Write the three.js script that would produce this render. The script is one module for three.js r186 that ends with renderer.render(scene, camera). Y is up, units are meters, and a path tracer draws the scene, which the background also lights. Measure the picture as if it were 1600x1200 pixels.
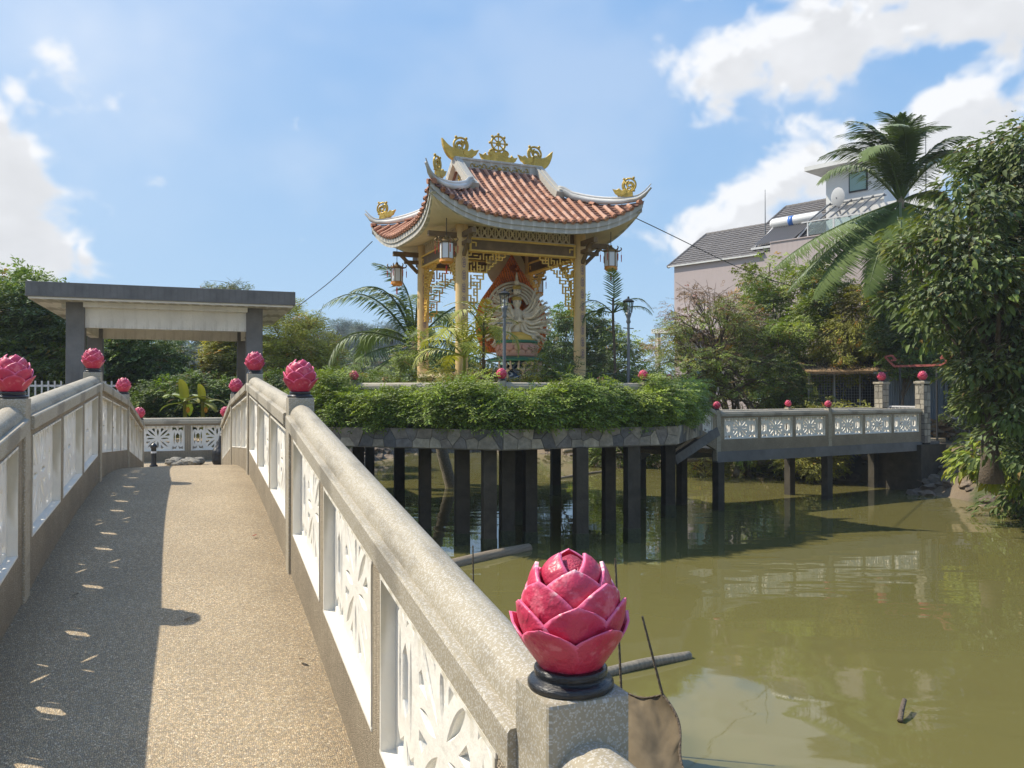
import * as THREE from 'three';
import { mergeGeometries, mergeVertices, toCreasedNormals } from 'three/addons/utils/BufferGeometryUtils.js';
import { MarchingCubes } from 'three/addons/objects/MarchingCubes.js';

// ---------------------------------------------------------------- camera, sky, sun, exposure
// metres, y up, the pond surface at y = 0
const EYE = 3.1;
const scene = new THREE.Scene();
const camera = new THREE.PerspectiveCamera(49.55, 4 / 3, 0.1, 1500);
camera.position.set(0, EYE, 0);
camera.lookAt(0, EYE + 12 / 1300 * 100, -100);
const SUN = new THREE.Vector3(-0.61, 0.79, -0.13).normalize();
const sun = new THREE.DirectionalLight(new THREE.Color(1, 0.91, 0.76), 5.0);
sun.position.copy(SUN).multiplyScalar(120).add(new THREE.Vector3(0, 0, -22));
sun.target.position.set(0, 0, -22);
sun.castShadow = true;
sun.shadow.mapSize.set(4096, 4096);
Object.assign(sun.shadow.camera, { left: -45, right: 45, top: 45, bottom: -45, near: 10, far: 260 });
sun.name = 'sun';
scene.add(sun, sun.target);
const NOISE = new Map();
const skyTex = makeSky();
scene.background = skyTex;
scene.environment = skyTex;
scene.fog = new THREE.FogExp2(new THREE.Color(0.72, 0.82, 0.95), 0.0006);
const renderer = new THREE.WebGLRenderer({ antialias: true });
renderer.toneMapping = THREE.LinearToneMapping;
renderer.toneMappingExposure = 1.2;
renderer.shadowMap.enabled = true;

// ---------------------------------------------------------------- helpers
function rng(seed) {
  let s = seed >>> 0;
  return () => { s = (s + 0x6d2b79f5) | 0; let t = Math.imul(s ^ (s >>> 15), 1 | s); t = (t + Math.imul(t ^ (t >>> 7), 61 | t)) ^ t; return ((t ^ (t >>> 14)) >>> 0) / 4294967296; };
}
function hash2(x, y, s) { let h = Math.imul(x, 374761393) ^ Math.imul(y, 668265263) ^ Math.imul(s, 2147483629); h = Math.imul(h ^ (h >>> 13), 1274126177); h ^= h >>> 16; return (h >>> 0) / 4294967296; }
function lattice(s) { let t = NOISE.get(s); if (!t) { t = new Float32Array(256 * 256); for (let i = 0; i < 65536; i++) t[i] = hash2(i & 255, i >> 8, s); NOISE.set(s, t); } return t; }
function vnoise(x, y, per, s) {
  const T = lattice(s), xi = Math.floor(x), yi = Math.floor(y), fx = x - xi, fy = y - yi, u = fx * fx * (3 - 2 * fx), v = fy * fy * (3 - 2 * fy);
  let x0 = xi, x1 = xi + 1, y0 = yi, y1 = yi + 1;
  if (per) { x0 = ((x0 % per) + per) % per; x1 = (x0 + 1) % per; y0 = ((y0 % per) + per) % per; y1 = (y0 + 1) % per; }
  x0 &= 255; x1 &= 255; y0 = (y0 & 255) << 8; y1 = (y1 & 255) << 8;
  const a = T[y0 + x0], b = T[y0 + x1], c = T[y1 + x0], d = T[y1 + x1];
  return a + (b - a) * u + (c - a) * v + (a - b - c + d) * u * v;
}
function fbm(x, y, per, oct, s, gain = 0.5) { let t = 0, a = 1, n = 0; for (let i = 0; i < oct; i++) { t += a * vnoise(x, y, per, s + i * 17); n += a; a *= gain; x *= 2; y *= 2; if (per) per *= 2; } return t / n; }
function sstep(a, b, x) { const t = Math.min(1, Math.max(0, (x - a) / (b - a))); return t * t * (3 - 2 * t); }
function lerp(a, b, t) { return a + (b - a) * t; }
const X = (px, d) => (px - 800) / 1300 * d;
const H = (py, d) => EYE + (612 - py) / 1300 * d;

function makeSky() {
  const W = 3072, Hh = 1536, data = new Float32Array(W * Hh * 4), D = 180 / Math.PI;
  // cumulus banks: azimuth (0 = straight ahead), elevation, half sizes in degrees, weight
  const at = (px, py, rx, ry, w) => { const az = Math.atan((px - 800) / 1300); return [az * D, Math.atan((612 - py) / 1300 * Math.cos(az)) * D, rx / 26, ry / 26, w]; };
  const banks = [at(-30, 215, 80, 46, 1), at(10, 300, 90, 52, 1), at(0, 405, 125, 55, 1), at(-110, 330, 110, 140, 1), at(140, 300, 40, 18, 0.55),
    at(1120, 100, 95, 72, 1), at(1250, 70, 150, 72, 1), at(1460, 25, 230, 66, 0.95), at(1330, -70, 260, 60, 0.85),
    at(1540, 175, 115, 82, 1), at(1420, 225, 130, 80, 1), at(1270, 265, 110, 54, 0.9), at(1110, 300, 55, 24, 0.42), at(1240, 195, 50, 26, 0.4), at(1105, 385, 90, 62, 0.85), at(1180, 330, 90, 60, 0.7),
    at(380, 330, 160, 120, 0.2), at(80, 110, 220, 120, 0.26), at(900, 420, 300, 60, 0.25)];
  const r = rng(71);
  for (let i = 0; i < 46; i++) {
    const az = 40 + r() * 280, el = 4 + r() * r() * 50, s = 3 + r() * 6;
    for (let k = 0; k < 3; k++) banks.push([az + (r() - 0.5) * s * 2.4, el + (r() - 0.5) * s * 0.7, s * (0.7 + r() * 0.5), s * (0.35 + r() * 0.25), 0.75 + r() * 0.3]);
  }
  const NB = 180, bins = Array.from({ length: NB }, () => []);
  for (const b of banks) for (let k = 0; k < NB; k++) { let d = Math.abs((k + 0.5) * 2 - 180 - b[0]) % 360; if (d > 180) d = 360 - d; if (d < b[2] * 1.8 + 2) bins[k].push(b); }
  const dens = (az, el) => {
    let e = 0;
    const k = Math.floor(((az + 180 + 720) % 360) / 2) % NB;
    for (const b of bins[k]) { let da = Math.abs(az - b[0]) % 360; if (da > 180) da = 360 - da; const q = (da / b[2]) ** 2 + ((el - b[1]) / b[3]) ** 2; if (q < 3) { const v = b[4] * Math.exp(-q * 1.1); e = e + v - e * v * 0.75; } }
    if (e < 0.03) return 0;
    const wx = az * 0.33 + 1.3 * fbm(az * 0.3, el * 0.35, 0, 2, 5), wy = el * 0.46;
    const n = fbm(wx, wy, 0, 6, 11, 0.55);
    return sstep(0.03, 0.56, e * 1.3 + (n - 0.5) * 1.8 - 0.47);
  };
  for (let j = 0; j < Hh; j++) {
    const el = ((j + 0.5) / Hh - 0.5) * 180, y = Math.sin(el / D);
    for (let i = 0; i < W; i++) {
      const lon = (i + 0.5) / W * 360 - 180;                 // atan2(z, x)
      let az = lon + 90; if (az > 180) az -= 360;            // 0 towards -z, positive to the right (+x)
      const cl = Math.cos(el / D), dx = cl * Math.cos(lon / D), dz = cl * Math.sin(lon / D);
      const cs = dx * SUN.x + y * SUN.y + dz * SUN.z;
      const t = Math.pow(Math.max(0, y), 0.52), o = (j * W + i) * 4;
      let R = lerp(0.59, 0.04, t), G = lerp(0.80, 0.265, t), B = lerp(0.94, 0.74, t);
      const veil = el > 0 ? sstep(0.42, 0.78, fbm(az * 0.055 + 3.3, el * 0.085 + 1.7, 0, 5, 19, 0.55)) * 0.22 + 0.3 * Math.exp(-(((az + 27) / 9) ** 2 + ((el - 19) / 8) ** 2)) * (0.4 + fbm(az * 0.22, el * 0.3, 0, 4, 21)) : 0;
      R = lerp(R, 0.9, veil); G = lerp(G, 0.93, veil); B = lerp(B, 0.98, veil);
      const glow = Math.pow(Math.max(0, (cs + 1) / 2), 5) * 0.22 + Math.pow(Math.max(0, cs), 24) * 0.55;
      R += glow; G += glow * 0.97; B += glow * 0.86;
      if (el > -1 && el < 75) {
        const c = dens(az, el);
        if (c > 0) {
          const c2 = dens(az - 1.1, el + 1.3), lit = 1 - 0.17 * sstep(0.35, 1, c2) * c * (0.55 + 0.9 * fbm(az * 0.5, el * 0.7, 0, 3, 15));
          const a = Math.min(1, c) * 0.96 * sstep(-1, 4, el);
          R = lerp(R, 0.98 * lit, a); G = lerp(G, 0.985 * lit + 0.005, a); B = lerp(B, 0.99 * lit + 0.02, a);
        }
      }
      data[o] = R * 0.85; data[o + 1] = G * 0.85; data[o + 2] = B * 0.85; data[o + 3] = 1;
    }
  }
  const tx = new THREE.DataTexture(data, W, Hh, THREE.RGBAFormat, THREE.FloatType);
  tx.mapping = THREE.EquirectangularReflectionMapping; tx.magFilter = THREE.LinearFilter; tx.needsUpdate = true;
  return tx;
}

const taken = new Map();
function numbered(name) { const n = taken.get(name) || 0; taken.set(name, n + 1); return n ? name + '_' + String(n).padStart(3, '0') : name; }
function tag(o, label, category, group, kind) { if (label) o.userData.label = label; if (category) o.userData.category = category; if (group) o.userData.group = group; if (kind) o.userData.kind = kind; return o; }
function thing(name, label, category, [x, y, z] = [0, 0, 0], turn = 0, group) { const g = new THREE.Group(); g.name = numbered(name); g.position.set(x, y, z); g.rotation.y = turn; scene.add(g); return tag(g, label, category, group); }
function part(name, geo, mat, parent) { const m = new THREE.Mesh(Array.isArray(geo) ? mg(geo) : geo, mat); m.name = parent ? name : numbered(name); m.castShadow = m.receiveShadow = true; (parent || scene).add(m); return m; }
function struct(name, geo, mat) { return tag(part(name, geo, mat), null, null, null, 'structure'); }
function copyOf(root, label, [x, y, z], turn = 0) { const c = root.clone(); c.name = numbered(root.name.replace(/_\d{3}$/, '')); c.userData = { ...root.userData, label }; c.position.set(x, y, z); c.rotation.y = turn; scene.add(c); return c; }
function flat(g) { const q = g.index ? g.toNonIndexed() : g; for (const k of Object.keys(q.attributes)) if (!['position', 'normal', 'uv'].includes(k)) q.deleteAttribute(k); if (!q.attributes.normal) q.computeVertexNormals(); if (!q.attributes.uv) { const p = q.attributes.position, u = new Float32Array(p.count * 2); for (let i = 0; i < p.count; i++) { u[2 * i] = p.getX(i) + p.getZ(i); u[2 * i + 1] = p.getY(i); } q.setAttribute('uv', new THREE.BufferAttribute(u, 2)); } q.morphAttributes = {}; return q; }
function mg(list) { return list.length === 1 ? flat(list[0]) : mergeGeometries(list.map(flat)); }
const V = (x, y, z) => new THREE.Vector3(x, y, z);
const TMP = new THREE.Matrix4();
function at(g, x = 0, y = 0, z = 0, ry = 0, rx = 0, rz = 0) { g.applyMatrix4(TMP.makeRotationFromEuler(new THREE.Euler(rx, ry, rz, 'YXZ')).setPosition(x, y, z)); return g; }
// box with uv in metres
function bx(w, h, d, x = 0, y = 0, z = 0, ry = 0, rx = 0, rz = 0) {
  const g = new THREE.BoxGeometry(w, h, d), u = g.attributes.uv, s = [[d, h], [d, h], [w, d], [w, d], [w, h], [w, h]];
  for (let f = 0; f < 6; f++) for (let k = 0; k < 4; k++) u.setXY(f * 4 + k, u.getX(f * 4 + k) * s[f][0] + x + f * 0.37, u.getY(f * 4 + k) * s[f][1] + y);
  return at(g, x, y, z, ry, rx, rz);
}
// box with chamfered edges
function cbx(w, h, d, b, x = 0, y = 0, z = 0, ry = 0, rx = 0, rz = 0) {
  const s = new THREE.Shape(); const a = w / 2 - b, c = h / 2 - b;
  s.moveTo(-a, -c); s.lineTo(a, -c); s.lineTo(a, c); s.lineTo(-a, c); s.closePath();
  const g = new THREE.ExtrudeGeometry(s, { depth: d - 2 * b, bevelEnabled: true, bevelThickness: b, bevelSize: b, bevelSegments: 2, curveSegments: 1 });
  g.translate(0, 0, -d / 2 + b);
  return at(g, x, y, z, ry, rx, rz);
}
function cyl(r0, r1, h, n, x = 0, y = 0, z = 0, ry = 0, rx = 0, rz = 0) { const g = new THREE.CylinderGeometry(r1, r0, h, n); const u = g.attributes.uv; for (let i = 0; i < u.count; i++) u.setXY(i, u.getX(i) * 6.28 * r0, u.getY(i) * h); return at(g, x, y, z, ry, rx, rz); }
function lathe(pts, n = 24) { return new THREE.LatheGeometry(pts.map(([a, b]) => new THREE.Vector2(a, b)), n); }
function tube(pts, rad, n = 6, steps) {
  const curve = pts.length === 2 ? new THREE.LineCurve3(pts[0], pts[1]) : new THREE.CatmullRomCurve3(pts);
  steps = steps || (pts.length === 2 ? 1 : (pts.length - 1) * 3);
  const rf = typeof rad === 'function' ? rad : Array.isArray(rad) ? (t) => lerp(rad[0], rad[1], t) : () => rad;
  const pos = [], uv = [], idx = [];
  let nrm = null, prev = null, L = 0, last = null;
  for (let i = 0; i <= steps; i++) {
    const t = i / steps, p = curve.getPoint(t), d = curve.getTangent(t).normalize();
    if (!nrm) { nrm = Math.abs(d.y) < 0.9 ? V(0, 1, 0) : V(1, 0, 0); }
    nrm = nrm.clone().sub(d.clone().multiplyScalar(nrm.dot(d))).normalize();
    const b = d.clone().cross(nrm); if (last) L += p.distanceTo(last); last = p;
    const r = Math.max(0.0004, rf(t));
    for (let k = 0; k <= n; k++) { const a = k / n * Math.PI * 2, c = Math.cos(a) * r, s = Math.sin(a) * r; pos.push(p.x + nrm.x * c + b.x * s, p.y + nrm.y * c + b.y * s, p.z + nrm.z * c + b.z * s); uv.push(k / n * 6.28 * rf(0), L); }
  }
  for (let i = 0; i < steps; i++) for (let k = 0; k < n; k++) { const a = i * (n + 1) + k, c = a + n + 1; idx.push(a, a + 1, c, a + 1, c + 1, c); }
  for (const [row, flip] of [[0, 1], [steps, 0]]) { const c = pos.length / 3, p = curve.getPoint(row / steps); pos.push(p.x, p.y, p.z); uv.push(0, 0); for (let k = 0; k < n; k++) { const a = row * (n + 1) + k; flip ? idx.push(c, a + 1, a) : idx.push(c, a, a + 1); } }
  const g = new THREE.BufferGeometry(); g.setAttribute('position', new THREE.Float32BufferAttribute(pos, 3)); g.setAttribute('uv', new THREE.Float32BufferAttribute(uv, 2)); g.setIndex(idx); g.computeVertexNormals(); return g;
}
function bar(a, b, w, h) { const d = b.clone().sub(a), L = d.length(); const g = bx(w, h, L); g.translate(0, 0, L / 2); const m = new THREE.Matrix4().lookAt(b, a, Math.abs(d.y) > 0.98 * L ? V(1, 0, 0) : V(0, 1, 0)).setPosition(a); return g.applyMatrix4(m); }
// triangles from a grid of points f(u, v)
function sheet(nu, nv, f, uvf) {
  const pos = [], uv = [], idx = [];
  for (let j = 0; j <= nv; j++) for (let i = 0; i <= nu; i++) { const p = f(i / nu, j / nv); pos.push(p[0], p[1], p[2]); const q = uvf ? uvf(i / nu, j / nv, p) : [p[0], p[2]]; uv.push(q[0], q[1]); }
  for (let j = 0; j < nv; j++) for (let i = 0; i < nu; i++) { const a = j * (nu + 1) + i, b = a + nu + 1; idx.push(a, a + 1, b, a + 1, b + 1, b); }
  const g = new THREE.BufferGeometry(); g.setAttribute('position', new THREE.Float32BufferAttribute(pos, 3)); g.setAttribute('uv', new THREE.Float32BufferAttribute(uv, 2)); g.setIndex(idx); g.computeVertexNormals(); return g;
}
function poly(pts, depth, bevel = 0) { const s = new THREE.Shape(pts.map(([a, b]) => new THREE.Vector2(a, b))); return new THREE.ExtrudeGeometry(s, { depth, bevelEnabled: bevel > 0, bevelSize: bevel, bevelThickness: bevel, bevelSegments: 1, curveSegments: 6 }); }

// ---------------------------------------------------------------- procedural materials
const SRGB = new Uint8Array(4097); for (let i = 0; i <= 4096; i++) { const v = i / 4096; SRGB[i] = Math.round(255 * (v <= 0.0031308 ? v * 12.92 : 1.055 * Math.pow(v, 1 / 2.4) - 0.055)); }
function tex(n, f, { srgb = true, per = 1, mono = false } = {}) {
  const d = new Uint8Array(n * n * 4);
  for (let y = 0; y < n; y++) for (let x = 0; x < n; x++) {
    const c = f(x / n, y / n), o = (y * n + x) * 4;
    for (let k = 0; k < 3; k++) { const v = Math.min(1, Math.max(0, mono ? c : c[k])); d[o + k] = srgb ? SRGB[(v * 4096 + 0.5) | 0] : (v * 255 + 0.5) | 0; }
    d[o + 3] = 255;
  }
  const t = new THREE.DataTexture(d, n, n, THREE.RGBAFormat); t.wrapS = t.wrapT = THREE.RepeatWrapping; t.magFilter = THREE.LinearFilter; t.colorSpace = srgb ? THREE.SRGBColorSpace : THREE.NoColorSpace; t.repeat.set(1 / per, 1 / per); t.needsUpdate = true; return t;
}
// pebbles: nearest two cell centres on a wrapped grid of n cells -> [edge distance, id, id2]
const CELLS = new Map();
function cells(u, v, n, s, jit = 0.9) {
  let T = CELLS.get(s);
  if (!T) { T = new Float32Array(n * n * 4); for (let i = 0; i < n * n; i++) for (let k = 0; k < 4; k++) { const h = hash2(i % n, (i / n) | 0, s + k); T[i * 4 + k] = k < 2 ? 0.5 + (h - 0.5) * jit : h; } CELLS.set(s, T); }
  const x = u * n, y = v * n, xi = Math.floor(x), yi = Math.floor(y); let a = 9, b = 9, at = 0;
  for (let j = -1; j <= 1; j++) { const cy = (yi + j + n) % n * n; for (let i = -1; i <= 1; i++) {
    const o = (cy + (xi + i + n) % n) * 4, dx = xi + i + T[o] - x, dy = yi + j + T[o + 1] - y, d = dx * dx + dy * dy;
    if (d < a) { b = a; a = d; at = o; } else if (d < b) b = d;
  } }
  return [Math.sqrt(b) - Math.sqrt(a), T[at + 2], T[at + 3]];
}
function std(o) { return new THREE.MeshStandardMaterial(o); }
function phys(o) { return new THREE.MeshPhysicalMaterial(o); }
const C = (r, g, b) => new THREE.Color().setRGB(r, g, b);
function grain(n, per, base, vary, s, f0 = 4, oct = 6) { return tex(n, (u, v) => { const a = fbm(u * f0, v * f0, f0, oct, s, 0.62), k = 1 + (a - 0.5) * 2 * vary; return [base[0] * k, base[1] * k, base[2] * k]; }, { per }); }
function relief(n, per, s, f0 = 8, oct = 5) { return tex(n, (u, v) => fbm(u * f0, v * f0, f0, oct, s, 0.6), { srgb: false, mono: true, per }); }
const MT = {};
{
  const deckC = tex(1536, (u, v) => {
    const [e, id, id2] = cells(u, v, 170, 3), st = fbm(u * 5, v * 5, 5, 5, 40), k = sstep(0.0, 0.28, e) * (0.55 + 0.75 * id) * (0.82 + 0.36 * st);
    const c = id2 < 0.62 ? [0.63, 0.49, 0.31] : id2 < 0.85 ? [0.46, 0.385, 0.285] : [0.74, 0.63, 0.45];
    return [lerp(0.14, c[0], k), lerp(0.11, c[1], k), lerp(0.07, c[2], k)];
  }, { per: 1.3 });
  const deckB = tex(1024, (u, v) => { const [e, id] = cells(u, v, 170, 3); return sstep(0, 0.5, e) * (0.6 + 0.4 * id); }, { srgb: false, mono: true, per: 1.3 });
  MT.deckWorn = std({ map: deckC, bumpMap: deckB, bumpScale: 0.004, roughness: 0.9, vertexColors: true });
  MT.deck = std({ map: deckC, bumpMap: deckB, bumpScale: 0.004, roughness: 0.9 });
  const terC = tex(1400, (u, v) => {
    const [e, id, id2] = cells(u, v, 330, 23), st = fbm(u * 4, v * 4, 4, 6, 60, 0.6), st2 = fbm(u * 9, v * 3, 3, 4, 64), m = 0.80 + 0.4 * st;
    const chip = id > 0.62 ? sstep(0.1, 0.24, e) : 0, c = [0.335 * m, 0.29 * m, 0.205 * m], w = (0.41 + 0.15 * id2) * (0.85 + 0.15 * m), dirt = 1 - 0.38 * sstep(0.5, 0.72, st2);
    return [lerp(c[0], w, chip) * dirt, lerp(c[1], w * 0.94, chip) * dirt, lerp(c[2], w * 0.82, chip) * dirt];
  }, { per: 1.15 });
  const terB = tex(1024, (u, v) => { const [e, id] = cells(u, v, 330, 23); return (id > 0.62 ? 0.55 : 0.5) + 0.25 * fbm(u * 60, v * 60, 60, 3, 66) + 0.1 * sstep(0, 0.2, e); }, { srgb: false, mono: true, per: 1.15 });
  MT.terrazzo = std({ map: terC, bumpMap: terB, bumpScale: 0.002, roughness: 0.72 });
  const roughC = tex(1024, (u, v) => {
    const [e, id, id2] = cells(u, v, 150, 83), st = fbm(u * 3, v * 3, 3, 6, 90, 0.6), run = fbm(u * 22, v * 1, 1, 3, 93), k = sstep(0, 0.3, e) * (0.5 + 0.6 * id), m = (0.72 + 0.5 * st) * (1 - 0.35 * sstep(0.5, 0.8, run));
    return [lerp(0.26, 0.58 + 0.14 * id2, k) * m, lerp(0.215, 0.485 + 0.12 * id2, k) * m, lerp(0.145, 0.345 + 0.1 * id2, k) * m];
  }, { per: 1.1 });
  const roughB = tex(1024, (u, v) => { const [e, id] = cells(u, v, 150, 83); return sstep(0, 0.45, e) * (0.6 + 0.4 * id); }, { srgb: false, mono: true, per: 1.1 });
  MT.washed = std({ map: roughC, bumpMap: roughB, bumpScale: 0.004, roughness: 0.9 });
  const rb = relief(512, 1.0, 7), rf = relief(512, 0.3, 9);
  MT.white = std({ map: tex(512, (u, v) => { const a = fbm(u * 6, v * 6, 6, 5, 31, 0.6), d = sstep(0.58, 0.78, fbm(u * 14, v * 3, 3, 4, 37)); const k = 0.78 + 0.2 * (a - 0.5); return [k * (1 - 0.3 * d), k * (0.965 - 0.32 * d), k * (0.87 - 0.36 * d)]; }, { per: 1.3 }), bumpMap: rf, bumpScale: 0.004, roughness: 0.7 });
  MT.whitePaint = std({ map: tex(512, (u, v) => { const a = fbm(u * 5, v * 5, 5, 6, 131, 0.62), d = sstep(0.52, 0.74, fbm(u * 16, v * 2.0, 2, 5, 137)); const k = 0.74 + 0.25 * (a - 0.5); return [k * (1 - 0.42 * d), k * (0.975 - 0.42 * d), k * (0.91 - 0.42 * d)]; }, { per: 2.2 }), bumpMap: rf, bumpScale: 0.004, roughness: 0.75 });
  MT.concrete = std({ map: tex(512, (u, v) => { const a = fbm(u * 5, v * 5, 5, 7, 51, 0.62), s = sstep(0.45, 0.75, fbm(u * 26, v * 2, 2, 4, 53)), k = (0.6 + 0.8 * a) * (1 - 0.16 * s); return [0.165 * k, 0.163 * k, 0.158 * k]; }, { per: 2.0 }), bumpMap: rb, bumpScale: 0.01, roughness: 0.9 });
  MT.pile = std({ map: tex(512, (u, v) => { const a = fbm(u * 6, v * 6, 6, 6, 151, 0.6), k = 0.5 + a; return [0.055 * k, 0.047 * k, 0.034 * k]; }, { per: 1.2 }), bumpMap: rb, bumpScale: 0.012, roughness: 0.85 });
  MT.mortar = std({ map: grain(384, 1.0, [0.032, 0.03, 0.027], 0.5, 55), bumpMap: rf, bumpScale: 0.008, roughness: 0.95 });
  MT.stones = [[0.17, 0.16, 0.15], [0.24, 0.22, 0.18], [0.11, 0.11, 0.11], [0.33, 0.30, 0.24], [0.20, 0.18, 0.155]].map((c, i) => std({ map: grain(256, 0.5, c, 0.5, 200 + i, 5, 6), bumpMap: rf, bumpScale: 0.01, roughness: 0.85 }));
  MT.cream = std({ map: grain(384, 2.2, [0.66, 0.47, 0.22], 0.28, 71, 4, 7), bumpMap: rf, bumpScale: 0.003, roughness: 0.75 });
  MT.creamPale = std({ map: grain(384, 2.0, [0.66, 0.56, 0.40], 0.22, 72, 4, 6), roughness: 0.8 });
  MT.ochre = std({ map: grain(384, 1.0, [0.74, 0.49, 0.10], 0.35, 73, 6, 6), roughness: 0.6 });
  MT.brown = std({ map: grain(384, 1.0, [0.17, 0.11, 0.05], 0.4, 74, 6, 6), roughness: 0.65 });
  MT.gold = phys({ map: grain(384, 0.5, [0.55, 0.38, 0.075], 0.55, 75, 5, 6), roughness: 0.42, metalness: 0.35, bumpMap: rf, bumpScale: 0.01 });
  MT.tiles = [[0.46, 0.22, 0.13], [0.52, 0.27, 0.17], [0.40, 0.18, 0.105], [0.56, 0.32, 0.22]].map((c, i) => std({ map: grain(256, 0.5, c, 0.45, 220 + i, 5, 6), bumpMap: rf, bumpScale: 0.004, roughness: 0.72 }));
  MT.pan = std({ map: grain(384, 1.0, [0.17, 0.075, 0.048], 0.5, 77, 7, 6), bumpMap: rf, bumpScale: 0.006, roughness: 0.8 });
  const petal = tex(512, (u, v) => { const a = fbm(u * 5, v * 5, 5, 6, 301, 0.6), b = fbm(u * 14, v * 14, 14, 4, 307), k = 0.8 + 0.45 * a, w = sstep(0.62, 0.8, b) * 0.1; return [0.56 * k + w, 0.035 * k + w, 0.088 * k + w]; }, { per: 0.25 });
  MT.petal = phys({ map: petal, bumpMap: relief(256, 0.12, 311, 8, 4), bumpScale: 0.0035, roughness: 0.42, vertexColors: true, clearcoat: 0.1, clearcoatRoughness: 0.4 });
  MT.blackPaint = phys({ color: C(0.012, 0.013, 0.015), roughness: 0.32, bumpMap: rf, bumpScale: 0.002, clearcoat: 0.3 });
  MT.bark = std({ map: tex(512, (u, v) => { const k = 0.45 + fbm(u * 12, v * 4, 4, 6, 401, 0.6); return [0.13 * k, 0.10 * k, 0.07 * k]; }, { per: 0.6 }), bumpMap: relief(256, 0.25, 403, 8, 4), bumpScale: 0.02, roughness: 0.95 });
  MT.barkPale = std({ map: tex(256, (u, v) => { const k = 0.5 + fbm(u * 8, v * 20, 20, 5, 405, 0.6); return [0.23 * k, 0.2 * k, 0.15 * k]; }, { per: 0.5 }), bumpMap: rb, bumpScale: 0.012, roughness: 0.9 });
  MT.drift = std({ map: tex(256, (u, v) => { const k = 0.5 + fbm(u * 20, v * 3, 3, 5, 406, 0.6); return [0.26 * k, 0.21 * k, 0.15 * k]; }, { per: 0.5 }), bumpMap: rb, bumpScale: 0.01, roughness: 0.95 });
  MT.ground = std({ map: tex(1024, (u, v) => { const a = fbm(u * 6, v * 6, 6, 7, 411, 0.6), b = fbm(u * 9, v * 9, 9, 6, 415, 0.6), g = sstep(0.5, 0.66, b), k = 0.5 + a; return [lerp(0.17, 0.075, g) * k, lerp(0.13, 0.085, g) * k, lerp(0.085, 0.03, g) * k]; }, { per: 7 }), bumpMap: relief(512, 1.5, 417, 8, 6), bumpScale: 0.05, roughness: 1 });
  MT.path = std({ map: grain(384, 3, [0.36, 0.28, 0.19], 0.35, 421, 6, 7), bumpMap: rb, bumpScale: 0.01, roughness: 1 });
  MT.mauve = std({ map: tex(512, (u, v) => { const a = fbm(u * 3, v * 3, 3, 7, 431, 0.6), r = sstep(0.55, 0.8, fbm(u * 20, v, 1, 4, 433)), k = (0.92 + 0.2 * (a - 0.5)) * (1 - 0.22 * r); return [0.50 * k, 0.425 * k, 0.415 * k]; }, { per: 5 }), roughness: 0.9 });
  MT.render = std({ map: grain(384, 3, [0.66, 0.66, 0.64], 0.14, 435, 4, 7), roughness: 0.85 });
  MT.slate = std({ map: grain(384, 2, [0.135, 0.125, 0.12], 0.35, 437, 6, 6), roughness: 0.75 });
  MT.brick = std({ map: grain(384, 2, [0.33, 0.14, 0.08], 0.45, 439, 8, 6), roughness: 0.95 });
  MT.steel = std({ color: C(0.35, 0.36, 0.37), roughness: 0.5, metalness: 0.6 });
  MT.darkMetal = std({ color: C(0.035, 0.037, 0.04), roughness: 0.5, metalness: 0.3 });
  MT.greyMetal = std({ color: C(0.16, 0.17, 0.18), roughness: 0.5, metalness: 0.3 });
  MT.zinc = std({ map: grain(384, 2, [0.20, 0.24, 0.28], 0.35, 441, 4, 6), roughness: 0.6, metalness: 0.2 });
  MT.whiteMetal = std({ color: C(0.6, 0.6, 0.6), roughness: 0.5 });
  MT.glass = phys({ color: C(0.75, 0.85, 0.85), roughness: 0.05, transmission: 0.9, thickness: 0 });
  MT.greenGlass = phys({ color: C(0.20, 0.34, 0.32), roughness: 0.12, metalness: 0 });
  MT.clearGlass = phys({ color: C(0.9, 0.93, 0.93), roughness: 0.04, transmission: 1, thickness: 0 });
  MT.algae = std({ map: grain(256, 0.4, [0.035, 0.042, 0.016], 0.8, 461, 6, 6), roughness: 0.6, bumpMap: rf, bumpScale: 0.01 });
  MT.red = std({ color: C(0.30, 0.075, 0.06), roughness: 0.5 });
  MT.wood = std({ map: tex(256, (u, v) => { const k = 0.6 + 0.8 * fbm(u * 24, v * 2, 2, 5, 451, 0.6); return [0.30 * k, 0.19 * k, 0.10 * k]; }, { per: 1 }), roughness: 0.8 });
  MT.cable = std({ color: C(0.03, 0.03, 0.03), roughness: 0.6 });
}
function leafMat(r, g, b, tr = 0.45, rough = 0.55) { return phys({ color: C(r, g, b), roughness: rough, transmission: tr, thickness: 0, side: THREE.DoubleSide, ior: 1.4 }); }

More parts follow.
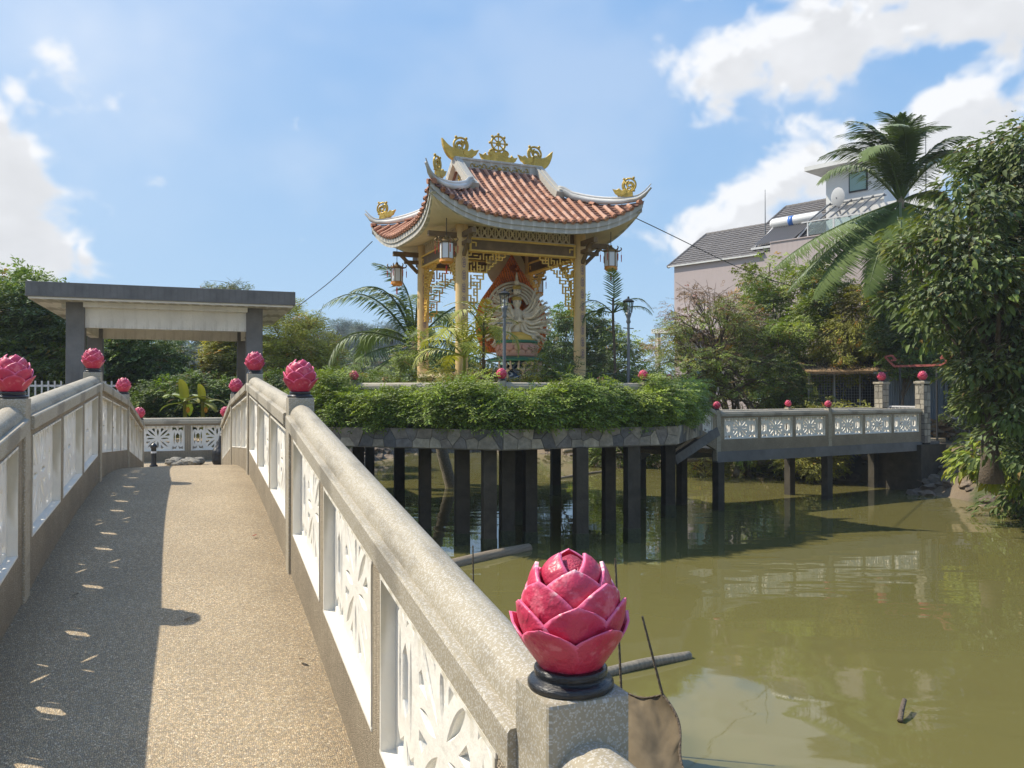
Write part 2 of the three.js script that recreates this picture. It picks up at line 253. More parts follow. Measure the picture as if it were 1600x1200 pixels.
// ---------------------------------------------------------------- ground and water
const POND = [[-40, 3], [-8, 2], [-2, 1.2], [2, 0.9], [12, 1.0], [26, 0], [32, 10], [22, 16.5], [16, 20.8], [13.3, 22.6], [12.7, 25.5], [12.4, 28], [10.8, 31.3], [9, 33.5], [6, 38.5], [0, 43], [-5, 43], [-6.5, 36], [-5.6, 28], [-4.6, 22], [-4.6, 18], [-5.2, 16.6], [-9, 16], [-18, 14.5], [-40, 12]];
function pondDist(x, d) {                                  // metres to the shoreline, negative in the water
  let best = 1e9, inside = false;
  for (let i = 0, j = POND.length - 1; i < POND.length; j = i++) {
    const [ax, ay] = POND[j], [bx_, by] = POND[i], ex = bx_ - ax, ey = by - ay, t = Math.min(1, Math.max(0, ((x - ax) * ex + (d - ay) * ey) / (ex * ex + ey * ey)));
    best = Math.min(best, Math.hypot(x - ax - t * ex, d - ay - t * ey));
    if ((ay > d) !== (by > d) && x < (bx_ - ax) * (d - ay) / (by - ay) + ax) inside = !inside;
  }
  return inside ? -best : best;
}
function groundY(x, d) {
  const s = pondDist(x, d) + (fbm(x * 0.9, d * 0.9, 0, 4, 501) - 0.5) * 0.9;
  const base = s < 0 ? Math.max(-0.9, s * 0.5) : 1.45 * sstep(-0.25, 1.9, s) - 0.06;
  return base + (s > 0 ? (fbm(x * 1.7, d * 1.7, 0, 4, 503) - 0.5) * 0.28 * sstep(0, 1, s) * (1 - 0.6 * sstep(3, 7, s)) : 0);
}
{
  const N = 230, f = (a) => { const q = (a - 0.5) * 2; return Math.sinh(q * 4.2) / Math.sinh(4.2); };
  struct('ground', sheet(N, N, (u, v) => { const x = 1 + f(u) * 420, z = -21 + f(v) * 420; return [x, groundY(x, -z) - (Math.hypot(x, z) > 60 ? 0.1 : 0), z]; }, (u, v, p) => [p[0], p[2]]), MT.ground);
  const bump = tex(1024, (u, v) => {
    const calm = sstep(0.35, 0.62, fbm(u * 3, v * 3, 3, 3, 601));
    return 0.5 + (rip(u, v, 9, 24, 611) - 0.5) * (0.25 + 0.75 * calm) + (rip(u, v, 26, 62, 617) - 0.5) * 0.28 * calm;
  }, { srgb: false, mono: true, per: 7 });
  function rip(u, v, fx, fy, s) { // noise stretched across the view, wrapped in both directions
    const x = u * fx, y = v * fy, xi = Math.floor(x), yi = Math.floor(y), a = x - xi, b = y - yi, p = a * a * a * (a * (a * 6 - 15) + 10), q = b * b * b * (b * (b * 6 - 15) + 10), h = (i, j) => hash2(((i % fx) + fx) % fx, ((j % fy) + fy) % fy, s);
    return lerp(lerp(h(xi, yi), h(xi + 1, yi), p), lerp(h(xi, yi + 1), h(xi + 1, yi + 1), p), q);
  }
  MT.water = phys({ map: tex(512, (u, v) => { const a = fbm(u * 4, v * 4, 4, 5, 621), k = 0.86 + 0.28 * a; return [0.142 * k, 0.128 * k, 0.044 * k]; }, { per: 26 }), bumpMap: bump, bumpScale: 0.008, roughness: 0.02, ior: 1.45 });
  const w = new THREE.PlaneGeometry(110, 60); w.rotateX(-Math.PI / 2); w.translate(0, 0, -22);
  const p = w.attributes.position, uv = w.attributes.uv; for (let i = 0; i < p.count; i++) uv.setXY(i, p.getX(i), p.getZ(i));
  struct('water', w, MT.water);
}

// ---------------------------------------------------------------- balustrade parts
const lens = (x0, y0, x1, y1, w, k = 0.5) => { const p = new THREE.Path(), dx = x1 - x0, dy = y1 - y0, L = Math.hypot(dx, dy), nx = -dy / L * w, ny = dx / L * w, cx = x0 + dx * k, cy = y0 + dy * k; p.moveTo(x0, y0); p.quadraticCurveTo(cx + nx, cy + ny, x1, y1); p.quadraticCurveTo(cx - nx, cy - ny, x0, y0); return p; };
const ring = (pts) => { const p = new THREE.Path(); pts.forEach(([a, b], i) => i ? p.lineTo(a, b) : p.moveTo(a, b)); p.closePath(); return p; };
const panelCache = new Map();
function latticeGeo(w, h, slope, fine) {
  const key = [w, h, slope, fine].map((q) => (+q).toFixed(3)).join();
  if (panelCache.has(key)) return panelCache.get(key);
  const sx = w / 1.05, sy = h / 0.56, s = new THREE.Shape();
  s.moveTo(-w / 2, -h / 2); s.lineTo(w / 2, -h / 2); s.lineTo(w / 2, h / 2); s.lineTo(-w / 2, h / 2); s.closePath();
  const holes = [], add = (p) => { for (const c of p.curves) for (const k of ['v0', 'v1', 'v2']) if (c[k] && !c[k].done) { c[k].x *= sx; c[k].y *= sy; c[k].done = true; } holes.push(p); };
  const pl = (r, a) => [Math.cos(a) * r, Math.sin(a) * r];
  for (let i = 0; i < 8; i++) { const a = i * Math.PI / 4, d = i % 2; add(lens(...pl(0.055, a), ...pl(d ? 0.285 : 0.222, a), d ? 0.041 : 0.04, d ? 0.6 : 0.55)); }
  for (let i = 0; i < 8; i++) { const a = Math.PI / 8 + i * Math.PI / 4; add(ring([pl(0.15, a), pl(0.232, a + 0.13), pl(0.247, a), pl(0.232, a - 0.13)])); }
  for (const k of [-1, 1]) {
    const c = k * 0.385;
    add(ring([[c - 0.036, -0.07], [c, -0.115], [c + 0.036, -0.07], [c + 0.036, 0.07], [c, 0.115], [c - 0.036, 0.07]]));
    for (const m of [-1, 1]) { add(lens(c + m * 0.066, -0.15, c + m * 0.066, 0.15, m * 0.03, 0.5)); for (const q of [-1, 1]) { add(ring([[c + m * 0.012, q * 0.165], [c + m * 0.06, q * 0.2], [c + m * 0.1, q * 0.17], [c + m * 0.108, q * 0.245], [c + m * 0.03, q * 0.235]])); } }
  }
  s.holes = holes;
  const b = fine ? 0.005 : 0;
  const g = new THREE.ExtrudeGeometry(s, { depth: 0.034 - 2 * b, bevelEnabled: !!b, bevelThickness: b, bevelSize: b, bevelSegments: 1, curveSegments: fine ? 7 : 3 });
  g.translate(0, 0, -0.017 + b);
  const t = 0.012, D = 0.128, e = 0.003, list = [g, bx(w + 0.004, t, D, 0, -h / 2 + t / 2 + e, 0), bx(w + 0.004, t, D, 0, h / 2 - t / 2 - e, 0), bx(t, h - 2 * t - 2 * e, D, -w / 2 + t / 2 + e, 0, 0), bx(t, h - 2 * t - 2 * e, D, w / 2 - t / 2 - e, 0, 0)];
  const out = mg(list), p = out.attributes.position; for (let i = 0; i < p.count; i++) p.setY(i, p.getY(i) + p.getX(i) * slope);
  out.computeVertexNormals();
  panelCache.set(key, out); return out;
}
const bayCache = new Map();
// one bay from post to post: wall with framed openings, handrail, lattice panels. y0 / y1 = deck level at its ends
function railBay(parent, p0, p1, y0, y1, { n = 3, low = -0.3, fine = false, mat = MT.washed, rail = MT.terrazzo } = {}) {
  const dx = p1[0] - p0[0], dz = p1[1] - p0[1], L = Math.hypot(dx, dz), slope = (y1 - y0) / L, key = [L, slope, n, low].map((q) => q.toFixed(3)).join();
  const pier = 0.13, ow = (L - 0.15 - (n + 1) * pier) / n, oy0 = 0.25, oy1 = 0.81;
  if (!bayCache.has(key)) {
    const shear = (g) => { const p = g.attributes.position; for (let i = 0; i < p.count; i++) p.setY(i, p.getY(i) + slope * p.getX(i)); g.computeVertexNormals(); return g; };
    const s = new THREE.Shape(); s.moveTo(0.065, low); s.lineTo(L - 0.065, low); s.lineTo(L - 0.065, 0.865); s.lineTo(0.065, 0.865); s.closePath();
    for (let k = 0; k < n; k++) { const a = 0.075 + pier + k * (ow + pier); s.holes.push(ring([[a, oy0], [a + ow, oy0], [a + ow, oy1], [a, oy1]])); }
    const w = new THREE.ExtrudeGeometry(s, { depth: 0.12, bevelEnabled: false }); w.translate(0, 0, -0.06);
    const q = new THREE.Shape(); q.moveTo(-0.088, 0.85); q.lineTo(0.088, 0.85); q.lineTo(0.092, 0.854); q.lineTo(0.092, 0.918); q.lineTo(0.087, 0.924); q.lineTo(0.068, 0.926); q.absarc(0, 0.922, 0.066, 0.06, Math.PI - 0.06, false); q.lineTo(-0.068, 0.926); q.lineTo(-0.087, 0.924); q.lineTo(-0.092, 0.918); q.lineTo(-0.092, 0.854); q.closePath();
    const r = new THREE.ExtrudeGeometry(q, { depth: L - 0.13, bevelEnabled: false, curveSegments: 14 }); r.rotateY(Math.PI / 2); r.translate(0.065, 0, 0);
    bayCache.set(key, [shear(flat(w)), toCreasedNormals(shear(flat(r)), 0.6)]);
  }
  const [wg, rg] = bayCache.get(key), wall = part('balustrade_wall', wg, mat, parent);
  wall.position.set(p0[0], y0, p0[1]); wall.rotation.y = Math.atan2(-dz, dx);
  part('handrail', rg, rail, wall);
  for (let k = 0; k < n; k++) { const a = 0.075 + pier + k * (ow + pier) + ow / 2, m = part('lattice_panel', latticeGeo(ow, oy1 - oy0, slope, fine), MT.white, wall); m.position.set(a, (oy0 + oy1) / 2 + slope * a, 0); }
  return wall;
}
const postGeo = new Map();
function railPost(parent, x, z, y, low = -0.32, top = 1.02, turn = 0, mat = MT.terrazzo) {
  const key = low + '_' + top; if (!postGeo.has(key)) postGeo.set(key, flat(cbx(0.15, top - low, 0.15, 0.008, 0, (top + low) / 2, 0)));
  const m = part('post', postGeo.get(key), mat, parent); m.position.set(x, y, z); m.rotation.y = turn; return m;
}

// ---------------------------------------------------------------- lotus finials
const lotusProto = (() => {
  const g = new THREE.Group(); g.name = 'lotus_finial';
  const ringG = mg([lathe([[0, 0], [0.07, 0], [0.0745, 0.004], [0.0745, 0.012], [0.070, 0.017], [0.062, 0.019], [0.060, 0.022], [0.0635, 0.026], [0.0635, 0.034], [0.060, 0.038], [0, 0.038]], 40)]);
  part('base_ring', ringG, MT.blackPaint, g);
  const withColor = (geo, f) => { const p = geo.attributes.position, c = new Float32Array(p.count * 3); for (let i = 0; i < p.count; i++) { const k = f(p.getX(i), p.getY(i), p.getZ(i), i); c.set(k, i * 3); } geo.setAttribute('color', new THREE.BufferAttribute(c, 3)); return geo; };
  const core = lathe([[0.044, 0.034], [0.062, 0.055], [0.07, 0.09], [0.064, 0.135], [0.05, 0.18], [0.03, 0.208], [0.012, 0.222], [0, 0.227]], 28);
  part('bud', withColor(core, () => [0.9, 0.9, 0.9]), MT.petal, g);
  const tiers = [[0.036, 0.086, 0.054, 0.088, 5, 0.86, 0, 0.020], [0.054, 0.104, 0.066, 0.086, 5, 0.88, 0.5, 0.012], [0.088, 0.104, 0.069, 0.070, 4, 1.0, 0.1, 0.008], [0.130, 0.084, 0.062, 0.054, 4, 0.98, 0.6, 0.002], [0.166, 0.066, 0.048, 0.028, 3, 1.15, 0.2, -0.004]];
  for (const [y0, h, r0, r1, n, half, off, flare] of tiers) {
    const NU = 10, NV = 9, pos = [], col = [], idx = [], th = 0.007;
    for (const side of [0, 1]) for (let j = 0; j <= NV; j++) for (let i = 0; i <= NU; i++) {
      const u = i / NU * 2 - 1, v = j / NV, wid = half * (0.62 + 0.38 * Math.sin(Math.min(1, v * 1.5) * Math.PI / 2)) * Math.pow(Math.max(0, 1 - Math.pow(v, 2.5)), 0.8);
      const a = u * wid * 1.04, edge = Math.pow(Math.abs(u), 3), bulge = Math.sin(Math.PI * Math.min(1, v * 0.95)) * 0.016;
      let r = lerp(r0, r1, Math.pow(v, 1.3)) + bulge * (1 - 0.6 * u * u) + flare * Math.pow(v, 3) + 0.006 * edge * Math.sin(v * Math.PI) - 0.006 * (1 - Math.abs(u)) * (1 - v) * 0.5;
      if (side) r -= th * (1 - 0.35 * v);
      const y = y0 + h * v - (side ? 0.001 : 0);
      pos.push(Math.sin(a) * r, y, Math.cos(a) * r);
      const rim = Math.max(sstep(0.74, 1, Math.abs(u)) * sstep(0.15, 0.5, v), sstep(0.86, 1, v)), wear = 1 + rim * 0.55 - 0.12 * (1 - v);
      col.push(wear, wear * (1 + 2.2 * rim), wear * (1 + 1.3 * rim));
    }
    const R = NU + 1, S = R * (NV + 1);
    for (let j = 0; j < NV; j++) for (let i = 0; i < NU; i++) { const a = j * R + i, b = a + R; idx.push(a, a + 1, b, a + 1, b + 1, b, S + a, S + b, S + a + 1, S + a + 1, S + b, S + b + 1); }
    const rimIdx = []; for (let j = 0; j <= NV; j++) rimIdx.push(j * R); for (let i = 1; i <= NU; i++) rimIdx.push(NV * R + i); for (let j = NV - 1; j >= 0; j--) rimIdx.push(j * R + NU);
    for (let k = 0; k + 1 < rimIdx.length; k++) { const a = rimIdx[k], b = rimIdx[k + 1]; idx.push(a, b, S + a, b, S + b, S + a); }
    const geo = new THREE.BufferGeometry(); geo.setAttribute('position', new THREE.Float32BufferAttribute(pos, 3)); geo.setAttribute('color', new THREE.Float32BufferAttribute(col, 3));
    const uv = []; for (let i = 0; i < pos.length / 3; i++) uv.push(pos[i * 3] + n * 0.1, pos[i * 3 + 1]); geo.setAttribute('uv', new THREE.Float32BufferAttribute(uv, 2)); geo.setIndex(idx); geo.computeVertexNormals();
    for (let k = 0; k < n; k++) { const m = part('petal', geo, MT.petal, g); m.rotation.y = (k + off + 0.04 * Math.sin(k * 7 + n)) / n * Math.PI * 2; m.rotation.x = 0.02 * Math.sin(k * 3.1 + y0 * 90); }
  }
  return g;
})();
const lotusCategory = 'lotus finial';
function lotus(x, y, z, label, group, scale = 1, turn = 0.2) { const c = lotusProto.clone(); c.name = numbered('lotus_finial'); c.position.set(x, y - 0.001, z); c.rotation.y = turn; c.scale.setScalar(scale); scene.add(c); return tag(c, label, lotusCategory, group); }

// ---------------------------------------------------------------- the arched footbridge in the foreground
const PHI = 0.3683, BAY = 3.82, HW = 0.74, C0 = V(0.101 - HW * Math.cos(PHI), 0, -1.44 + HW * Math.sin(PHI));
const deckY = (t) => { const q = Math.abs(t - 2 * BAY) / BAY; return t < 0 ? 1.574 - 0.06 * sstep(0, -2, t) : t > 4 * BAY ? 1.574 : 2.264 - 0.22 * Math.pow(q, 1.65); };
const bridgeAt = (x, t) => V(x, 0, -t).applyAxisAngle(V(0, 1, 0), PHI).add(C0);
{
  const b = thing('footbridge', 'arched footbridge with pebbled deck and white lattice balustrades in the foreground', 'bridge', [C0.x, 0, C0.z], PHI);
  const steps = 64, t0 = -5, t1 = 4 * BAY + 0.25, T = (v) => lerp(t0, t1, v);
  part('deck', sheet(20, 130, (u, v) => { const t = T(v), x = (u - 0.5) * 2 * (HW - 0.052); return [x, deckY(t) - 0.012 * Math.pow(Math.abs(u - 0.5) * 2, 2) + (fbm(x * 2.2 + 9, t * 1.4, 0, 3, 701) - 0.5) * 0.012, -t]; }, (u, v, p) => [p[0], p[2]]), MT.deckWorn, b);
  { const dk = b.children[0].geometry, p = dk.attributes.position, c = new Float32Array(p.count * 3); for (let i = 0; i < p.count; i++) { const x = p.getX(i), z = p.getZ(i), e = sstep(0.35, 0.7, Math.abs(x)), k = (0.86 + 0.3 * fbm(x * 1.6 + 20, z * 0.7 + 50, 0, 4, 703)) * (1 - 0.22 * e * (0.4 + fbm(x * 3 + 9, z * 2 + 70, 0, 3, 705))); c[i * 3] = k; c[i * 3 + 1] = k * (1 - 0.02 * e); c[i * 3 + 2] = k * (1 - 0.05 * e); } dk.setAttribute('color', new THREE.BufferAttribute(c, 3)); }
  part('deck_slab', [sheet(1, steps, (u, v) => { const t = T(v); return [(u - 0.5) * 2 * HW, deckY(t) - 0.27, -t]; }), ...[-1, 1].map((s) => sheet(1, steps, (u, v) => { const t = T(v); return [s * (HW - 0.075), deckY(t) - 0.27 + u * 0.2, -t]; }))], MT.concrete, b);
  for (const s of [-1, 1]) {
    const o = s < 0 ? -0.15 : 0;
    for (let k = 0; k <= 4; k++) railPost(b, s * HW, -(k * BAY + o), deckY(k * BAY));
    for (let k = -1; k < 4; k++) railBay(b, [s * HW, -(k * BAY + o)], [s * HW, -((k + 1) * BAY + o)], deckY(k * BAY) - (k < 0 ? 0.035 : 0), deckY((k + 1) * BAY) - (k < 0 ? 0.035 : 0), { fine: k <= 1, low: -0.34 });
  }
  for (const t of [1.2, 6, 9.5]) for (const s of [-1, 1]) part('pier', bx(0.3, deckY(t) + 0.6, 0.3, s * 0.5, (deckY(t) - 0.27 - 0.9) / 2 - 0.02, -t), MT.pile, b);
  const RL = ['big lotus in close-up on the nearest post of the right balustrade', 'lotus on the second right-hand post where the long handrail ends', 'lotus on the right-hand post at the crown of the arch', 'lotus on the right balustrade just beyond the crown of the arch', 'lotus half hidden behind the last right-hand bridge post'];
  const LL = [null, 'lotus cut by the left photo edge on the nearest left post', 'lotus on the left post at the crown of the arched bridge', 'lotus on the left balustrade just beyond the crown of the arch', 'lotus on the last low post at the left end of the bridge'];
  for (let k = 0; k <= 4; k++) {
    const y = deckY(k * BAY) + 1.02, r = bridgeAt(HW, k * BAY), l = bridgeAt(-HW, k * BAY - 0.15);
    lotus(r.x, y, r.z, 'pink ' + RL[k], 'pink lotus finials on the arched footbridge', 1, PHI + [0.28, 0.1, 0.5, 0.9, 0.3][k]);
    if (k) lotus(l.x, y, l.z, 'pink ' + LL[k], 'pink lotus finials on the arched footbridge', 1, PHI + 0.3 * k);
  }
}
// landing at the far end and the rail across it
const LAND = bridgeAt(0, 4 * BAY + 0.2);
{
  const a = V(Math.cos(PHI), 0, -Math.sin(PHI));
  const lf = V(X(188, 18.2), 0, -18.2), m = thing('landing_balustrade', 'washed concrete balustrade with white lattice closing the end of the footbridge', 'balustrade', [lf.x, 0, lf.z], PHI);
  railPost(m, 0, 0, 1.53, -0.3, 0.93); railPost(m, 4.0, 0, 1.53, -0.3, 0.93);
  railBay(m, [0, 0], [4.0, 0], 1.53, 1.53, { low: -0.1 });
  const c = bridgeAt(-0.4, 4 * BAY + 1.9);
  struct('landing_pavement', at(flat(bx(6.4, 0.3, 4.0)), c.x, 1.55 - 0.15, c.z, PHI), MT.deck);
}

// ---------------------------------------------------------------- the island: planter wall on piles, railing
const IC = V(-0.4, 0, -21), VERT = (R, k) => { const a = (2.5 + 45 * k) * Math.PI / 180; return [IC.x + R * Math.sin(a), IC.z + R * Math.cos(a)]; };
const YT = 2.38, YB = 2.0;
{
  const isl = thing('island_platform', 'octagonal island platform faced with dark crazy-paved stones standing on piles', 'platform', [IC.x, 0, IC.z]);
  const oct = (R) => { const s = new THREE.Shape(); for (let k = 0; k < 8; k++) { const [x, z] = VERT(R, k); k ? s.lineTo(x - IC.x, -(z - IC.z)) : s.moveTo(x - IC.x, -(z - IC.z)); } s.closePath(); return s; };
  const slab = (R, y0, y1, hole) => { const s = oct(R); if (hole) s.holes.push(new THREE.Path(oct(hole).getPoints())); const g = new THREE.ExtrudeGeometry(s, { depth: y1 - y0, bevelEnabled: false }); g.rotateX(-Math.PI / 2); g.translate(0, y0, 0); return g; };
  part('slab', slab(5.22, YB - 0.02, YB + 0.2), MT.concrete, isl);
  const wall = part('planter_wall', slab(5.24, YB, YT, 5.0), MT.mortar, isl);
  part('soil', slab(4.995, YB + 0.201, YT - 0.06, 4.5), MT.ground, isl);
  part('terrace', slab(4.5, YB + 0.201, 2.3), MT.deck, isl);
  // crazy paving: each stone its own piece
  const r = rng(811);
  for (const k of [-3, -2, -1, 0, 1, 2]) {
    const [ax, az] = VERT(5.24, k), [bx2, bz] = VERT(5.24, k + 1), L = Math.hypot(bx2 - ax, bz - az), h = YT - YB, seeds = [];
    const cols = 13; for (let j = 0; j < 2; j++) for (let i = 0; i < cols; i++) seeds.push([(i + 0.5 + (r() - 0.5) * 0.75 + (j ? 0.25 : -0.25)) * L / cols, (j + 0.5 + (r() - 0.5) * 0.6) * h / 2]);
    seeds.forEach((s, n) => {
      let pg = [[0.004, 0.006], [L - 0.004, 0.006], [L - 0.004, h - 0.006], [0.004, h - 0.006]];
      seeds.forEach((q, m) => {
        if (m === n) return;
        const mx = (s[0] + q[0]) / 2, my = (s[1] + q[1]) / 2, nx = q[0] - s[0], ny = q[1] - s[1], ll = Math.hypot(nx, ny), out = [], f = (p) => ((p[0] - mx) * nx + (p[1] - my) * ny) / ll + 0.009;
        for (let i = 0; i < pg.length; i++) { const a = pg[i], b = pg[(i + 1) % pg.length], fa = f(a), fb = f(b); if (fa <= 0) out.push(a); if ((fa < 0) !== (fb < 0)) { const t = fa / (fa - fb); out.push([lerp(a[0], b[0], t), lerp(a[1], b[1], t)]); } }
        pg = out;
      });
      if (pg.length < 3) return;
      const g = poly(pg, 0.012 + r() * 0.012, 0.006), st = part('stone', g, MT.stones[Math.floor(r() * 5)], wall);
      st.position.set(ax - IC.x, YB, az - IC.z); st.rotation.y = Math.atan2(-(bz - az), bx2 - ax); st.translateZ(0.002);
    });
  }
  for (const [px, d, w] of [[578, 25, 0.26], [624, 23.7, 0.28], [664, 17.6, 0.24], [722, 16.9, 0.27], [764, 16.3, 0.26], [792, 17.0, 0.27], [806, 19.5, 0.26], [828, 17.2, 0.25], [907, 16.5, 0.25], [951, 18.2, 0.24], [987, 17.2, 0.27], [1044, 20.6, 0.27], [868, 25, 0.26], [1000, 24.2, 0.26], [560, 20, 0.26]])
    part('pile', bx(w, YB + 1.2, w, X(px, d) - IC.x, (YB - 1.2) / 2 - 0.01, -d - IC.z, 0.25), MT.pile, isl).userData.w = [px, d, w];
  for (const m of isl.children.filter((c) => c.userData.w)) { const [px, d, w] = m.userData.w; delete m.userData.w; part('algae_band', bx(w + 0.012, 0.34 + 0.1 * Math.sin(px), w + 0.012, X(px, d) - IC.x, 0.1, -d - IC.z, 0.25), MT.algae, m); }
  // railing
  const ra = thing('island_balustrade', 'grey balustrade with lattice panels around the island terrace behind the hedge', 'balustrade', [IC.x, 0, IC.z]);
  const NM = { 0: 'pink lotus on the island rail in front of the dark lamp pole', 1: 'pink lotus on the island rail below the right-hand lamp post', '-1': 'pink lotus on the island rail at the left end of the pale coping', 2: 'small pink lotus on the island rail where the right bridge starts', '-2': 'pink lotus beside the bridge lotus at the left rim of the island', 3: 'small pink lotus on the back rail right of the pavilion', '-3': 'small pink lotus on the back rail left of the pavilion' };
  for (let k = -3; k <= 4; k++) {
    const [x, z] = VERT(4.4, k), [x2, z2] = VERT(4.4, k + 1), turn = (2.5 + 45 * k) * Math.PI / 180;
    railPost(ra, x - IC.x, z - IC.z, 2.3, -0.05, 1.02, turn);
    if (k !== 2) railBay(ra, [x - IC.x, z - IC.z], [x2 - IC.x, z2 - IC.z], 2.3, 2.3, { n: 3, low: -0.05 });
    if (k < 4) lotus(x, 3.32, z, NM[k], 'pink lotus finials on the island balustrade', k === 0 || k === 1 ? 1.1 : 1, k);
  }
}

// ---------------------------------------------------------------- the straight footbridge on the right
const PHR = -1.039, RB = V(5.34, 0, -21.7), rightAt = (x, t) => V(x, 0, -t).applyAxisAngle(V(0, 1, 0), PHR).add(RB);
{
  const b = thing('side_footbridge', 'straight grey footbridge with bright lattice panels leading from the island to the right bank', 'bridge', [RB.x, 0, RB.z], PHR);
  const w = 1.45, BL = 4.34, y = 1.6, R = -1.5;
  part('deck', [bx(w - 0.13, 0.12, 2 * BL + 1.4, -w / 2, y - 0.06, -BL - 0.7), at(bx(w - 0.13, 0.12, 1.66), -w / 2, y + 0.29, 0.72, 0, 0.44)], MT.deck, b);
  part('edge_beam', [bx(0.2, 0.28, 2 * BL + 0.9, -0.02, y - 0.2, -BL - 0.4), bx(0.2, 0.28, 2 * BL + 0.9, -w + 0.02, y - 0.2, -BL - 0.4), at(bx(0.2, 0.24, 1.62), -0.02, y + 0.13, 0.74, 0, 0.44), at(bx(0.2, 0.24, 1.62), -w + 0.02, y + 0.13, 0.74, 0, 0.44)], MT.concrete, b);
  for (const x of [0, -w]) {
    railBay(b, [x, -R], [x, 0], 2.3, y, { n: 1, low: -0.05 });
    for (const k of [0, 1]) railBay(b, [x, -k * BL], [x, -(k + 1) * BL], y, y, { low: -0.06 });
    railPost(b, x, 0, y, -0.3); railPost(b, x, -BL, y, -0.3);
  }
  for (const [x, t] of [[-0.05, 0.1], [-w + 0.05, 0.05], [-0.05, BL], [-w + 0.05, BL], [-w + 0.1, 8.2]]) part('pile', bx(0.22, 2.6, 0.22, x, 0.16, -t), MT.pile, b);
  part('abutment', bx(1.9, 2.1, 1.3, -w / 2, 0.4, -9.0), MT.pile, b);
  const L = ['pink lotus on the side bridge post where its rail begins', 'pink lotus on the near rail in the middle of the side bridge', 'pink lotus on the far rail of the side bridge left of the middle', 'pink lotus half hidden behind the hedge at the start of the far rail'];
  [[0, 0], [0, BL], [-w, BL], [-w, 0]].forEach(([x, t], i) => { const p = rightAt(x, t); lotus(p.x, y + 1.02, p.z, L[i], 'pink lotus finials on the side footbridge', 1, i); });
  // stone gate pillars at its landward end
  [[0.0, 8.78, 'stone-clad gate pillar with pink lotus at the near end of the side bridge', 'big pink lotus topping the nearer stone gate pillar'], [-w, 8.78, 'stone-clad gate pillar on the far side of the side bridge', 'big pink lotus topping the farther stone gate pillar']].forEach(([x, t, lb, ll], i) => {
    const p = rightAt(x, t), g = thing('gate_pillar', lb, 'pillar', [p.x, 0, p.z], PHR, 'stone gate pillars of the side bridge');
    const body = part('pillar_core', bx(0.30, 2.3, 0.30, 0, 2.2, 0), MT.mortar, g);
    const r = rng(840 + i), cols = [MT.stones[1], MT.stones[3], MT.stones[3], MT.stones[4]];
    for (const [ax, az, ry] of [[0, 0.15, 0], [0.15, 0, Math.PI / 2], [-0.15, 0, -Math.PI / 2]]) { let yy = 1.5; while (yy < 3.3) { const h = 0.14 + r() * 0.12, c = 0.11 + r() * 0.08; for (const [a0, a1] of [[-0.148, -0.148 + c], [-0.148 + c + 0.012, 0.148]]) { const st = part('stone', flat(cbx(a1 - a0, h - 0.014, 0.03, 0.006)), cols[Math.floor(r() * 4)], body); st.position.set(ax, yy + h / 2, az); st.rotation.y = ry; st.translateX((a0 + a1) / 2); } yy += h; } }
    part('cap', cbx(0.38, 0.07, 0.38, 0.01, 0, 3.385, 0), MT.terrazzo, g);
    lotus(p.x, 3.42, p.z, ll, 'large pink lotus finials on the gate pillars', 1.45, i);
  });
}

// ---------------------------------------------------------------- the pavilion on the island
const TH = 0.4014, PC = V(-0.35, 0, -21.3);
const pavAt = (x, y, z) => V(x, y, z).applyAxisAngle(V(0, 1, 0), TH).add(PC);
function fretGeo(cols, cell, t, seed, mirror) {           // stepped key-pattern bracket: cols = depth of each column of cells
  const r = rng(seed), list = [], on = (i, j) => i >= 0 && j >= 0 && i < cols.length && j < cols[i];
  const edge = (x0, y0, x1, y1) => { const m = mirror ? -1 : 1; list.push(bx(Math.abs(x1 - x0) * cell + t, Math.abs(y1 - y0) * cell + t, 0.05, m * (x0 + x1) / 2 * cell, -(y0 + y1) / 2 * cell, (list.length % 7) * 0.0009)); };
  for (let i = 0; i <= cols.length; i++) for (let j = 0; j <= 20; j++) {
    const v = [on(i - 1, j), on(i, j)], h = [on(i, j - 1), on(i, j)];
    if (v[0] || v[1]) if (v[0] !== v[1] || r() < 0.42) edge(i, j, i, j + 1);
    if (h[0] || h[1]) if (h[0] !== h[1] || r() < 0.42) edge(i, j, i + 1, j);
  }
  return mg(list);
}
function glyphTex() {
  const c = document.createElement('canvas'); c.width = 128; c.height = 1024; const g = c.getContext('2d'), r = rng(911);
  g.fillStyle = '#cfae7c'; g.fillRect(0, 0, 128, 1024); g.strokeStyle = '#6d5f73'; g.lineWidth = 7; g.lineCap = 'round';
  for (let k = 0; k < 8; k++) { const y = 64 + k * 128; g.beginPath(); g.ellipse(64, y, 46, 50, 0, 0, 7); g.lineWidth = 5; g.stroke(); g.lineWidth = 7; for (let q = 0; q < 5; q++) { g.beginPath(); const yy = y - 34 + q * 17; g.moveTo(30 + r() * 14, yy + r() * 6); g.lineTo(84 + r() * 14, yy + r() * 6); g.stroke(); } for (let q = 0; q < 3; q++) { const xx = 40 + q * 24 + r() * 6; g.beginPath(); g.moveTo(xx, y - 34 + r() * 20); g.lineTo(xx + (r() - 0.5) * 14, y + 34 - r() * 14); g.stroke(); } }
  const t = new THREE.CanvasTexture(c); t.colorSpace = THREE.SRGBColorSpace; return t;
}
